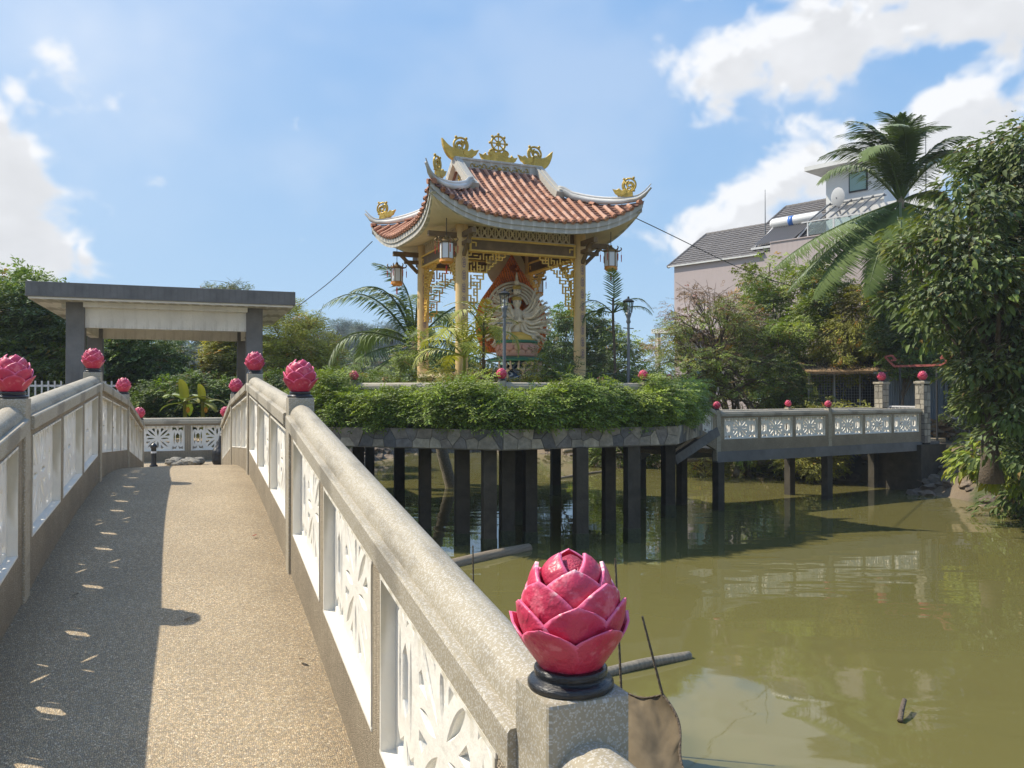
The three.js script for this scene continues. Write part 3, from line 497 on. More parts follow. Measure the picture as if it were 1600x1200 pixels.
{
  const p = thing('pavilion', 'open pavilion with curved orange tiled roof, cream columns and gold roof ornaments on the island', 'pavilion', [PC.x, 0, PC.z], TH);
  const f = (m) => EYE + 5.72 - 0.80 * m + 0.035 * m * m;
  const Hr = (x, z) => { if (Math.abs(z) < 1.17 && Math.abs(x) < 1.2) return f(Math.abs(z)); const m = Math.max(Math.abs(x), Math.abs(z)), n = Math.min(Math.abs(x), Math.abs(z)); return f(m) + 0.78 * Math.pow(n / Math.max(m, 0.01), 3.2) * Math.pow(m / 2.69, 3); };
  const ze = (x) => 2.5 + 0.19 * Math.pow(Math.min(1, Math.abs(x) / 2.69), 3);
  const quarter = (g, k) => { g.rotateY(k * Math.PI / 2); return g; };
  // floor, benches, columns
  part('floor_base', [cbx(4.1, 0.78, 4.1, 0.02, 0, 2.68, 0), cbx(4.3, 0.1, 4.3, 0.02, 0, 2.99, 0)], MT.creamPale, p);
  for (const [x, z, w, d] of [[-1.54, 0, 0.36, 2.74], [1.54, 0, 0.36, 2.74], [-1.05, 1.54, 0.62, 0.36], [1.05, 1.54, 0.66, 0.36], [0, -1.54, 2.74, 0.36]]) part('bench', [cbx(w, 0.09, d, 0.012, x, 3.5, z), cbx(w > d ? w - 0.1 : 0.2, 0.42, d > w ? 0.16 : 0.2, 0.01, x, 3.25, z), ...(Math.max(w, d) > 1 ? [-1, 1].map((s) => cbx(0.2, 0.42, 0.2, 0.01, x + (w > d ? s * w * 0.38 : 0), 3.25, z + (d > w ? s * d * 0.38 : 0))) : [])], MT.creamPale, p);
  const gt = glyphTex(), scriptMat = std({ map: gt, roughness: 0.8, color: C(0.95, 0.95, 0.95) });
  for (const sx of [-1, 1]) for (const sz of [-1, 1]) {
    const c = part('column', [cyl(0.15, 0.145, 4.0, 28, sx * 1.54, 5.05, sz * 1.54), lathe([[0.2, 3.05], [0.2, 3.12], [0.17, 3.16], [0.16, 3.22], [0.149, 3.23]], 28).translate(sx * 1.54, 0, sz * 1.54)], MT.cream, p);
    const s = new THREE.CylinderGeometry(0.1515, 0.1535, 2.35, 8, 1, true, -0.45, 0.9); s.translate(sx * 1.54, 5.05, sz * 1.54); part('inscription', s, scriptMat, c);
  }
  // beams, friezes and fretwork on the four sides
  const fr = [18, 16, 15, 11, 8, 6, 5, 4, 3, 2, 2, 1];
  for (let k = 0; k < 4; k++) {
    const Q = (g) => quarter(g, k), L = 2.78;
    part('beam', Q(mg([bx(L, 0.24, 0.16, 0, 6.515, 1.54)])), MT.brown, p);
    part('beam_border', Q(mg([bx(L, 0.045, 0.2, 0, 6.66, 1.54), bx(L, 0.04, 0.2, 0, 6.385, 1.54), ...[-1, 1].map((s) => bx(0.05, 0.232, 0.19, s * 1.355, 6.52, 1.54)), ...[-1, 1].flatMap((s) => [bx(0.09, 0.03, 0.195, s * 1.27, 6.57, 1.54), bx(0.03, 0.1, 0.193, s * 1.22, 6.53, 1.54)])])), MT.ochre, p);
    const fz = []; for (let i = -7; i <= 7; i++) { const x = i * 0.178; fz.push(bx(0.03, 0.31, 0.05, x, 6.84, 1.545)); if (i < 7) { const m = x + 0.089; for (const s of [-1, 1]) fz.push(bx(0.03, 0.33, 0.04, m, 6.84, 1.547 + s * 0.002, 0, 0, s * 0.5)); fz.push(bx(0.07, 0.07, 0.045, m, 6.84, 1.55, 0, 0, 0.78)); } }
    fz.push(bx(L, 0.035, 0.08, 0, 6.70, 1.54), bx(L, 0.035, 0.08, 0, 6.985, 1.54));
    part('frieze', Q(mg(fz)), MT.creamPale, p);
    part('frieze_back', Q(mg([bx(L, 0.3, 0.03, 0, 6.84, 1.48)])), MT.brown, p);
    part('top_plate', Q(mg([bx(3.2, 0.16, 0.2, 0, 7.09, 1.54)])), MT.cream, p);
    for (const s of [-1, 1]) { const g = fretGeo(fr, 0.078, 0.022, 931 + k, s < 0); g.translate(-s * 1.39, 6.36, 1.53); part('fretwork_bracket', Q(g), MT.ochre, p); }
    // corner brackets under the eaves
    for (const s of [-1, 1]) part('eave_bracket', Q(mg([bx(0.1, 0.12, 0.75, s * 1.54, 6.72, 1.98), bx(0.1, 0.09, 0.4, s * 1.54, 6.52, 1.85), bar(V(s * 1.54, 6.25, 1.68), V(s * 1.54, 6.7, 2.15), 0.08, 0.08)])), MT.brown, p);
    // soffit and fascia follow the rising eave
    const soff = sheet(24, 8, (u, v) => { const z = lerp(1.45, 2.42, v), w = lerp(1.45, 2.62, v), x = (u - 0.5) * 2 * w, lift = Hr(x * 2.69 / 2.69, ze(x)) - f(2.5); return [x, lerp(7.02, 6.78, v) + lift * Math.pow(v, 2.2), z + (ze(x) - 2.5) * v * v]; });
    part('soffit', Q(soff), MT.creamPale, p);
    const N = 32, fp = [], NX = 2.66;
    const fas = (o, y0, y1) => sheet(N, 1, (u, v) => { const x = (u - 0.5) * 2 * NX, z = ze(x) - 0.06 + o; return [x * (1 + o * 0.02), Hr(x, ze(x)) - lerp(y0, y1, v), z]; }, (u, v) => [u * 5.3, v * 0.2]);
    fp.push(fas(0.03, 0.03, 0.16), fas(0.0, 0.16, 0.27), sheet(N, 1, (u, v) => { const x = (u - 0.5) * 2 * NX; return [x, Hr(x, ze(x)) - 0.16, ze(x) - 0.06 + 0.03 * v]; }), sheet(N, 1, (u, v) => { const x = (u - 0.5) * 2 * NX; return [x, Hr(x, ze(x)) - 0.27, ze(x) - 0.06 - 0.1 * v]; }));
    part('fascia', Q(mg(fp)), MT.whitePaint, p);
  }
  // roof: surface, pan tiles, barrel tiles, eave tiles
  const slope = (z0, wTop) => sheet(26, 16, (u, v) => { const q = (u - 0.5) * 2; let z, x; if (v < 0.42 && z0 < 1) { z = lerp(z0, 1.17, v / 0.42); x = q * 1.12; } else { const vv = z0 < 1 ? (v - 0.42) / 0.58 : v; const e = ze(q * 2.69); z = lerp(1.17, e, vv); x = q * lerp(1.17, 2.69, vv); z = Math.max(z, Math.abs(x)); } return [x, Hr(x, z) - 0.03, z]; });
  const roof = part('tiled_roof', [slope(0.06), quarter(slope(0.06), 2), quarter(slope(1.1), 1), quarter(slope(1.1), 3)], MT.pan, p);
  const half = (r0, r1, L) => { const g = new THREE.CylinderGeometry(r1, r0, L, 7, 1, true, Math.PI / 2, Math.PI); g.rotateX(-Math.PI / 2); g.rotateZ(Math.PI); return g; };
  const tileG = half(0.042, 0.05, 0.235); tileG.translate(0, 0, 0.1); if (tileG.attributes.position) tileG.computeVertexNormals();
  const eaveG = mg([half(0.058, 0.058, 0.12), (() => { const g = new THREE.CircleGeometry(0.06, 14); g.translate(0, 0.002, 0.061); return g; })(), (() => { const g = new THREE.CylinderGeometry(0.06, 0.06, 0.03, 14); g.rotateX(Math.PI / 2); g.translate(0, 0.0, 0.045); return g; })()]);
  const r = rng(951), stuff = [], pans = [], STEP = 0.2145, others = [];
  const zs = (x) => Math.abs(x) < 1.02 ? 0.14 : Math.abs(x) + 0.1;
  for (let k = 0; k < 4; k++) for (let i = -12; i <= 12; i++) {
    const x = i * STEP * (k % 2 ? 1 : 1), z0 = k % 2 ? Math.max(1.2, Math.abs(x) + 0.08) : zs(x), e = ze(x) + 0.03;
    if (Math.abs(x) > 2.6) continue;
    let z = e - 0.06, first = true;
    for (; z > z0 - 0.05;) {
      const d = (Hr(x, z) - Hr(x, z - 0.1)) / 0.1, a = -Math.atan(d), y = Hr(x, z) + 0.002, roll = Math.atan((Hr(x + 0.05, z) - Hr(x - 0.05, z)) / 0.1);
      const geo = first ? eaveG : tileG;
      if (k === 0) { const m = part(first ? 'eave_tile' : 'roof_tile', geo, MT.tiles[Math.floor(r() * 4)], roof); m.position.set(x, y, z); m.rotation.set(a + (r() - 0.5) * 0.03, (r() - 0.5) * 0.03, roll * 0.7, 'YXZ'); }
      else others.push(quarter(at(flat(geo.clone()), x, y, z, 0, a, roll * 0.7), k));
      z -= (first ? 0.13 : 0.19) * Math.cos(a); first = false;
    }
    // pan courses between this row and the next
    const xm = x + STEP / 2, zp0 = k % 2 ? Math.max(1.2, Math.abs(xm) + 0.06) : zs(xm);
    if (Math.abs(xm) < 2.6) for (let zz = ze(xm); zz > zp0; zz -= 0.105) { const y1 = Hr(xm, zz), y0 = Hr(xm, zz - 0.13), g = sheet(2, 1, (u, v) => [xm + (u - 0.5) * 0.15, lerp(y1 + 0.014, y0 - 0.012, v) - 0.014 * (1 - Math.abs(u - 0.5) * 2), lerp(zz, zz - 0.13, v)]); const g2 = sheet(2, 1, (u, v) => [xm + (u - 0.5) * 0.15, y1 + 0.014 - 0.03 * v - 0.014 * (1 - Math.abs(u - 0.5) * 2), zz]); (k ? others : pans).push(k ? quarter(flat(g), k) : g, k ? quarter(flat(g2), k) : g2); }
  }
  tag(part('pan_tiles', mg(pans), MT.pan, roof), null, null, null, 'stuff');
  tag(part('roof_tiles', mg(others), MT.tiles[0], roof), null, null, null, 'stuff');
  // ridge, bargeboards, gables, hips
  const ridge = part('ridge', [cbx(2.3, 0.3, 0.16, 0.01, 0, EYE + 5.7, 0), cbx(2.36, 0.05, 0.22, 0.01, 0, EYE + 5.86, 0), cbx(2.3, 0.04, 0.2, 0.01, 0, EYE + 5.6, 0)], MT.whitePaint, p);
  const vine = []; for (let i = 0; i < 15; i++) { const x = -0.75 + i * 0.107; vine.push(at(new THREE.TorusGeometry(0.042, 0.011, 4, 10, 4.4), x, EYE + 5.71 + 0.02 * Math.sin(i * 2.4), 0.092, 0, 0, i * 2.1)); vine.push(at(new THREE.SphereGeometry(0.018, 6, 4), x + 0.05, EYE + 5.69, 0.094)); } vine.push(at(new THREE.SphereGeometry(0.05, 8, 6), 0, EYE + 5.68, 0.09));
  part('vine_relief', vine, MT.gold, ridge);
  for (const s of [-1, 1]) {
    for (const q of [-1, 1]) {
      const pts = []; for (let i = 0; i <= 8; i++) { const z = lerp(0.0, 1.28, i / 8); pts.push(V(s * 1.13, Hr(0, z) + 0.09 + (i > 6 ? 0.02 * (i - 6) : 0), q * z)); }
      const bb = []; for (let i = 0; i < 8; i++) { const a = pts[i], b = pts[i + 1]; bb.push(bar(a, b.clone().add(b.clone().sub(a).multiplyScalar(0.06)), 0.22, 0.16), bar(a.clone().add(V(s * 0.03, 0.1, 0)), b.clone().add(V(s * 0.03, 0.1, 0)), 0.1, 0.06)); }
      part('bargeboard', bb, MT.whitePaint, p);
      const hp = []; for (let i = 0; i <= 14; i++) { const m = lerp(1.15, 2.80, i / 14), n = Math.min(m, 2.69); hp.push(V(s * m, Hr(n, n) + 0.05 + Math.max(0, m - 2.55) ** 2 * 3.6 + (i < 2 ? (2 - i) * 0.05 : 0), q * m)); }
      const hip = part('hip_ridge', [tube(hp, (t) => lerp(0.095, 0.05, t) * (t > 0.93 ? 0.6 : 1), 8, 28), tube(hp.map((v) => v.clone().add(V(0, 0.09, 0))), (t) => lerp(0.055, 0.012, t), 6, 28)], MT.whitePaint, p);
      const tip = pavCorner(); const o = part('corner_ornament', tip, MT.gold, hip); o.position.set(s * 2.42, Hr(2.42, 2.42) + 0.13, q * 2.42); o.rotation.y = Math.atan2(-q, s);
    }
    const gs = new THREE.Shape(); gs.moveTo(-1.12, Hr(0, 1.17) - 0.03); for (let i = -8; i <= 8; i++) gs.lineTo(i / 8 * 1.12, Hr(0, Math.abs(i / 8 * 1.12)) - 0.02); gs.lineTo(1.12, Hr(0, 1.17) - 0.03); gs.closePath();
    const gg = new THREE.ExtrudeGeometry(gs, { depth: 0.05, bevelEnabled: false }); gg.rotateY(Math.PI / 2); gg.translate(s > 0 ? 1.0 : -1.05, 0, 0);
    const gable = part('gable', gg, MT.whitePaint, p);
    const orn = []; for (let i = -3; i <= 3; i++) for (let j = 0; j < 4 - Math.abs(i); j++) orn.push(at(new THREE.TorusGeometry(0.06, 0.018, 5, 10, 5), s * 1.065, EYE + 4.93 + j * 0.15, i * 0.15, Math.PI / 2, 0, i + j));
    part('gable_relief', orn, MT.gold, gable);
    part('skirt_flashing', [bar(V(s * 1.12, f(1.17) + 0.05, -1.2), V(s * 1.12, f(1.17) + 0.05, 1.2), 0.16, 0.1)], MT.whitePaint, p);
    const end = part('ridge_ornament', ridgeEnd(), MT.gold, ridge); end.scale.setScalar(1.3); end.position.set(s * 1.02, EYE + 5.87, 0); end.rotation.y = s > 0 ? 0 : Math.PI;
  }
  const wheel = part('wheel_ornament', wheelGeo(), MT.gold, ridge); wheel.scale.setScalar(1.1); wheel.position.set(0, EYE + 5.885, 0);
  function scroll(holes = true) {                          // pierced scroll plate with two knobs, x outward
    const sp = []; for (let i = 0; i <= 16; i++) { const a = 2.2 + i * 0.62, q = 0.135 * (1 - i / 19); sp.push(V(Math.cos(a) * q + 0.01, 0.25 + Math.sin(a) * q, 0)); }
    const g = mg([tube(sp, [0.026, 0.016], 6, 40), tube([V(-0.1, 0.12, 0), V(-0.02, 0.22, 0), V(-0.07, 0.3, 0.01), V(0.0, 0.36, 0)], [0.024, 0.014], 6, 12), tube([V(0.12, 0.12, 0), V(0.05, 0.2, 0), V(0.1, 0.28, 0.01)], [0.022, 0.012], 6, 10)]);
    const l = poly([[-0.05, 0.1], [-0.16, 0.03], [-0.3, 0.1], [-0.36, 0.2], [-0.27, 0.17], [-0.22, 0.2], [-0.16, 0.15], [-0.08, 0.17]], 0.035, 0.01); l.translate(0, 0, -0.018);
    return [g, l, at(new THREE.TorusGeometry(0.06, 0.016, 5, 12, 4.6), -0.2, 0.1, 0), at(new THREE.TorusGeometry(0.145, 0.022, 6, 24), 0, 0.26, 0), at(new THREE.TorusGeometry(0.05, 0.015, 5, 12, 4.8), 0.02, 0.24, 0.012), ...[[-0.11, 0.4], [0.1, 0.41]].map(([a, b]) => at(new THREE.SphereGeometry(0.03, 8, 6), a, b, 0)), bx(0.2, 0.1, 0.04, -0.02, 0.06, 0)];
  }
  function pavCorner() { return mg(scroll().map((g) => flat(g).scale(1.12, 1.12, 1.12))); }
  function ridgeEnd() {
    const c = new THREE.Shape(); c.moveTo(-0.06, 0.0); c.bezierCurveTo(0.16, -0.1, 0.3, 0.02, 0.36, 0.33); c.bezierCurveTo(0.26, 0.2, 0.16, 0.14, -0.02, 0.17); c.closePath();
    const g = new THREE.ExtrudeGeometry(c, { depth: 0.06, bevelEnabled: true, bevelSize: 0.02, bevelThickness: 0.02, bevelSegments: 2, curveSegments: 10 }); g.translate(0.02, 0, -0.03);
    return mg([g, ...scroll()]);
  }
  function wheelGeo() {
    const L = [at(new THREE.TorusGeometry(0.17, 0.026, 8, 36), 0, 0.44, 0), at(new THREE.TorusGeometry(0.052, 0.02, 6, 18), 0, 0.44, 0), at(new THREE.SphereGeometry(0.03, 8, 6), 0, 0.44, 0)];
    for (let k = 0; k < 8; k++) { const a = k * Math.PI / 4; L.push(bar(V(0, 0.44, 0), V(Math.cos(a) * 0.19, 0.44 + Math.sin(a) * 0.19, 0), 0.024, 0.024), at(new THREE.SphereGeometry(0.032, 8, 6), Math.cos(a) * 0.215, 0.44 + Math.sin(a) * 0.215, 0)); }
    const b = poly([[-0.22, 0], [0.22, 0], [0.19, 0.1], [0.25, 0.2], [0.16, 0.26], [0.1, 0.2], [0, 0.24], [-0.1, 0.2], [-0.16, 0.26], [-0.25, 0.2], [-0.19, 0.1]], 0.06, 0.012); b.translate(0, 0, -0.03); L.push(b);
    for (const s of [-1, 1]) { const q = poly([[s * 0.2, 0.02], [s * 0.33, 0.0], [s * 0.42, 0.06], [s * 0.47, 0.15], [s * 0.39, 0.12], [s * 0.33, 0.18], [s * 0.3, 0.12], [s * 0.22, 0.14]], 0.05, 0.01); q.translate(0, 0, -0.025); L.push(q, at(new THREE.TorusGeometry(0.05, 0.018, 5, 12, 4.8), s * 0.36, 0.08, 0.02), at(new THREE.TorusGeometry(0.07, 0.02, 5, 14, 4.8), s * 0.17, 0.2, 0.03)); }
    return mg(L);
  }
}

// ---------------------------------------------------------------- many-armed statue
function capsules(list, res, k = 0.03, pad = 0.05) {       // smooth union of tapered capsules [a, b, ra, rb] -> mesh
  const lo = V(1e9, 1e9, 1e9), hi = V(-1e9, -1e9, -1e9);
  for (const [a, b, ra, rb] of list) for (const [p, q] of [[a, ra], [b, rb]]) { lo.min(V(p[0] - q, p[1] - q, p[2] - q)); hi.max(V(p[0] + q, p[1] + q, p[2] + q)); }
  const c = lo.clone().add(hi).multiplyScalar(0.5), hs = Math.max(hi.x - lo.x, hi.y - lo.y, hi.z - lo.z) / 2 + pad, mc = new MarchingCubes(res, MT.cream, false, false, 60000);
  for (let z = 0; z < res; z++) for (let y = 0; y < res; y++) for (let x = 0; x < res; x++) {
    const q = [x, y, z].map((v, i) => ((v - res / 2) / (res / 2)) * hs + [c.x, c.y, c.z][i]); let s = 0;
    for (const [a, b, ra, rb] of list) { const d = [b[0] - a[0], b[1] - a[1], b[2] - a[2]], e = [q[0] - a[0], q[1] - a[1], q[2] - a[2]], t = Math.min(1, Math.max(0, (d[0] * e[0] + d[1] * e[1] + d[2] * e[2]) / (d[0] ** 2 + d[1] ** 2 + d[2] ** 2 + 1e-9))); const dist = Math.hypot(e[0] - t * d[0], e[1] - t * d[1], e[2] - t * d[2]) - lerp(ra, rb, t); s += Math.exp(-dist / k); }
    mc.field[x + y * res + z * res * res] = k * Math.log(Math.max(s, 1e-30));
  }
  mc.isolation = 0; mc.update();
  const n = mc.count, g = new THREE.BufferGeometry(), p = new Float32Array(n * 3); for (let i = 0; i < n; i++) { p[i * 3] = mc.positionArray[i * 3] * hs + c.x; p[i * 3 + 1] = mc.positionArray[i * 3 + 1] * hs + c.y; p[i * 3 + 2] = mc.positionArray[i * 3 + 2] * hs + c.z; }
  g.setAttribute('position', new THREE.BufferAttribute(p, 3));
  const m = mergeVertices(g, 1e-4); m.computeVertexNormals(); return flat(m);
}
{
  const s = thing('deity_statue', 'cream many-armed seated statue on a lotus base before an orange flame panel', 'statue', [0.12, 3.04, -21.25], 0.24);
  const stone = std({ map: grain(256, 0.6, [0.72, 0.64, 0.48], 0.4, 961, 6, 6), roughness: 0.7 }), rock = std({ map: tex(256, (u, v) => { const w = Math.sin((u * 6 + fbm(u * 4, v * 4, 4, 3, 963)) * 12.56 + Math.sin(v * 18.8) * 2.4), k = sstep(0.35, 0.8, w); return [lerp(0.012, 0.3, k), lerp(0.03, 0.34, k), lerp(0.06, 0.36, k)]; }, { per: 0.8 }), roughness: 0.5 });
  const pink = std({ color: C(0.52, 0.27, 0.19), roughness: 0.6 }), green = std({ color: C(0.03, 0.16, 0.09), roughness: 0.5 }), orange = std({ map: tex(256, (u, v) => { const w = Math.abs(Math.sin((u * 5 + 0.6 * fbm(u * 3, v * 3, 3, 4, 967)) * 9 + v * 16)), k = 0.5 + 0.7 * w; return [0.74 * k, 0.19 * k, 0.03 * k]; }, { per: 0.9 }), bumpMap: relief(256, 0.25, 969, 6, 4), bumpScale: 0.05, roughness: 0.7 });
  const dark = std({ color: C(0.02, 0.02, 0.025), roughness: 0.5 });
  // wave base, supporting figures, green canopy, lotus seat
  const r = rng(971), wv = [lathe([[0.72, 0], [0.7, 0.2], [0.6, 0.42], [0.5, 0.6], [0.42, 0.74], [0, 0.74]], 28)];
  for (let i = 0; i < 46; i++) { const a = r() * 6.28, y = r() * 0.62, R = 0.73 - y * 0.36; wv.push(at(new THREE.TorusGeometry(0.07 + r() * 0.06, 0.026, 5, 14, 4.9), Math.sin(a) * R, y + 0.06, Math.cos(a) * R, a, 0, r() * 6)); }
  part('wave_base', wv, rock, s);
  const kid = capsules([[[0, 0.12, 0], [0, 0.25, 0], 0.065, 0.06], [[0, 0.3, 0], [0, 0.33, 0.01], 0.03, 0.03], [[0, 0.4, 0.01], [0, 0.41, 0.015], 0.062, 0.058], [[0.045, 0.12, 0], [0.06, -0.05, 0.02], 0.045, 0.035], [[-0.045, 0.12, 0], [-0.06, -0.05, 0.02], 0.045, 0.035], [[0.06, 0.26, 0], [0.16, 0.3, 0.02], 0.032, 0.026], [[0.16, 0.3, 0.02], [0.15, 0.47, 0.03], 0.026, 0.022], [[-0.06, 0.26, 0], [-0.16, 0.3, 0.02], 0.032, 0.026], [[-0.16, 0.3, 0.02], [-0.15, 0.47, 0.03], 0.026, 0.022], [[0, 0.39, 0.07], [0, 0.395, 0.075], 0.012, 0.012]], 46, 0.012, 0.03);
  for (const a of [-0.75, 0.1, 0.95]) { const m = part('supporting_figure', kid, std({ color: C(0.5, 0.37, 0.24), roughness: 0.6 }), s); m.position.set(Math.sin(a) * 0.58, 0.33, Math.cos(a) * 0.58); m.rotation.y = a; m.scale.setScalar(1.06); part('hair', new THREE.SphereGeometry(0.064, 10, 6, 0, 6.3, 0, 1.1).translate(0, 0.415, 0), dark, m); }
  part('canopy', [lathe([[0.3, 0.82], [0.76, 0.83], [0.79, 0.86], [0.76, 0.885], [0.5, 0.95], [0.3, 0.97]], 8)], green, s);
  const seat = part('lotus_seat', [lathe([[0.48, 0.94], [0.54, 0.98], [0.5, 1.02], [0.44, 1.1], [0.5, 1.2], [0.53, 1.24], [0.5, 1.3], [0, 1.31]], 32)], pink, s);
  for (let k = 0; k < 16; k++) for (const j of [0, 1]) { const a = (k + j * 0.5) / 16 * 6.283, g = new THREE.SphereGeometry(0.105, 8, 6); g.scale(1, 0.85, 0.32); const m = part('petal', g, j ? pink : std({ color: C(0.56, 0.31, 0.2), roughness: 0.6 }), seat); m.position.set(Math.sin(a) * (0.5 + j * 0.015), 1.04 + j * 0.13, Math.cos(a) * (0.5 + j * 0.015)); m.rotation.set(j ? -0.2 : 0.15, a, 0, 'YXZ'); }
  part('seat_rim', lathe([[0.5, 1.28], [0.54, 1.3], [0.54, 1.345], [0.5, 1.36], [0, 1.362]], 32), green, s);
  // body: crossed legs, torso, tower of heads, hands in prayer: one surface
  const B = [[[-0.36, 1.46, 0.16], [0.08, 1.43, 0.3], 0.1, 0.075], [[0.36, 1.46, 0.16], [-0.08, 1.43, 0.3], 0.1, 0.075], [[-0.16, 1.5, 0], [-0.38, 1.45, 0.15], 0.13, 0.1], [[0.16, 1.5, 0], [0.38, 1.45, 0.15], 0.13, 0.1], [[0, 1.48, 0], [0, 1.78, 0], 0.17, 0.15], [[0, 1.85, 0], [0, 2.03, 0], 0.19, 0.16], [[-0.19, 2.05, 0], [0.19, 2.05, 0], 0.075, 0.075], [[0, 2.1, 0], [0, 2.2, 0.01], 0.062, 0.056],
    [[0, 2.3, 0.02], [0, 2.36, 0.02], 0.105, 0.11], [[0, 2.31, 0.125], [0, 2.29, 0.135], 0.014, 0.02], [[0, 2.6, 0.02], [0, 2.64, 0.02], 0.095, 0.095], [[0, 2.6, 0.11], [0, 2.585, 0.118], 0.012, 0.017], [[0, 2.83, 0.01], [0, 2.86, 0.01], 0.06, 0.06], [[0, 2.95, 0], [0, 3.12, 0], 0.035, 0.012], [[-0.24, 2.02, 0.02], [-0.27, 1.8, 0.12], 0.06, 0.05], [[-0.27, 1.8, 0.12], [-0.03, 1.86, 0.26], 0.05, 0.035], [[0.24, 2.02, 0.02], [0.27, 1.8, 0.12], 0.06, 0.05], [[0.27, 1.8, 0.12], [0.03, 1.86, 0.26], 0.05, 0.035], [[0, 1.86, 0.26], [0, 2.0, 0.27], 0.035, 0.02]];
  const body = part('body', capsules(B, 80, 0.014), stone, s);
  for (const [y, q] of [[2.33, 1], [2.62, 0.88]]) {
    part('crown', [lathe([[0.112 * q, y + 0.05], [0.135 * q, y + 0.09], [0.12 * q, y + 0.15], [0.1 * q, y + 0.13]], 16).translate(0, 0, 0.01)], MT.gold, body);
    part('hair', [at(new THREE.SphereGeometry(0.117 * q, 14, 8, 0, 6.3, 0, 1.25), 0, y + 0.03, 0.0, 0, -0.35), ...[-1, 1].map((k) => at(new THREE.SphereGeometry(0.05 * q, 8, 6), k * 0.1 * q, y + 0.02, -0.02))], dark, body);
    part('features', [...[-1, 1].flatMap((k) => [bx(0.038 * q, 0.008, 0.006, k * 0.042 * q, y + 0.018, 0.126 * q + 0.006), bx(0.046 * q, 0.007, 0.006, k * 0.045 * q, y + 0.046, 0.122 * q + 0.006)]), bx(0.04 * q, 0.01, 0.006, 0, y - 0.062, 0.118 * q + 0.01)], dark, body);
  }
  part('robe', [lathe([[0.44, 1.362], [0.46, 1.42], [0.4, 1.5], [0.28, 1.56], [0.2, 1.58]], 24).scale(1.05, 1, 0.8).translate(0, 0, 0.05)], MT.ochre, s);
  // the fan of arms
  const armG = [0.56, 0.72, 0.86].map((L, i) => { const b = 0.05 + 0.02 * i, pts = [V(0.06, 0, 0), V(L * 0.3, -0.05, 0.02), V(L * 0.52, -0.085, 0.05), V(L * 0.76, -0.02, 0.09), V(L * 0.92, 0.035, 0.1)], l = [tube(pts, (t) => lerp(0.052, 0.028, t), 7, 10)]; const e = V(L * 0.92, 0.035, 0.1); l.push(at(new THREE.SphereGeometry(0.034, 7, 5).scale(1.25, 0.7, 0.9), e.x + 0.025, e.y, e.z)); for (let f = 0; f < 4; f++) l.push(tube([V(e.x + 0.05, e.y + (f - 1.5) * 0.013, e.z), V(e.x + 0.1, e.y + (f - 1.5) * 0.02, e.z + 0.01), V(e.x + 0.115 - 0.008 * Math.abs(f - 1.4), e.y + (f - 1.5) * 0.022, e.z + 0.035)], [0.0085, 0.006], 5, 3)); l.push(tube([V(e.x + 0.02, e.y + 0.025, e.z), V(e.x + 0.05, e.y + 0.055, e.z + 0.015)], [0.009, 0.006], 5)); l.push(at(new THREE.TorusGeometry(0.031, 0.008, 5, 10), L * 0.86, 0.026, 0.087, Math.PI / 2)); return mg(l); });
  for (let q = 0; q < 3; q++) { const n = [20, 28, 34][q]; for (let k = 0; k < n; k++) { const a = lerp(-1.15, Math.PI + 1.15, (k + 0.5) / n); if (Math.abs(a - Math.PI / 2) < [0.75, 0.5, 0.42][q]) continue; const m = part('arm', armG[q], stone, s); m.position.set(Math.cos(a) * 0.1, 1.9 + Math.sin(a) * 0.06, [0.12, 0.0, -0.12][q] + (k % 2) * 0.05); m.rotation.set((r() - 0.5) * 1.0, [-0.34, -0.1, 0.05][q] * 0.8, a + (r() - 0.5) * 0.08, 'ZYX'); m.scale.setScalar(0.95); } }
  const scallop = []; for (let q = 0; q < 5; q++) scallop.push(at(new THREE.TorusGeometry(0.34 + q * 0.085, 0.036, 6, 36, 2.5), 0, 2.2, -0.16 - q * 0.03, 0, 0, 0.32)); part('aureole', scallop, stone, s);
  // flame panel and disc behind
  const fs = new THREE.Shape(); fs.moveTo(-0.72, 1.1); fs.bezierCurveTo(-1.05, 1.5, -1.0, 2.2, -0.72, 2.55); fs.bezierCurveTo(-0.45, 2.95, -0.2, 3.2, -0.02, 3.62); fs.bezierCurveTo(0.16, 3.2, 0.45, 2.95, 0.68, 2.5); fs.bezierCurveTo(0.95, 2.1, 0.98, 1.5, 0.68, 1.1); fs.closePath();
  const fg = new THREE.ExtrudeGeometry(fs, { depth: 0.07, bevelEnabled: true, bevelSize: 0.03, bevelThickness: 0.03, bevelSegments: 2, curveSegments: 14 }); fg.translate(0, 0, -0.5);
  const fl = part('flame_panel', fg, orange, s), curls = []; for (let i = 0; i < 70; i++) { const t = r(), y = 1.3 + t * 2.0, w = 0.85 * (1 - Math.pow(Math.max(0, (y - 1.8) / 1.75), 1.2)); curls.push(at(new THREE.TorusGeometry(0.05 + r() * 0.04, 0.018, 4, 10, 3.6), (r() - 0.5) * 2 * Math.max(0.02, w - 0.05), y, -0.39, 0, 0, r() * 6)); } part('flame_relief', curls, orange, fl);
  part('halo_disc', new THREE.CylinderGeometry(0.52, 0.52, 0.05, 40).rotateX(Math.PI / 2).translate(-0.1, 3.32, -0.78), MT.creamPale, s);
}

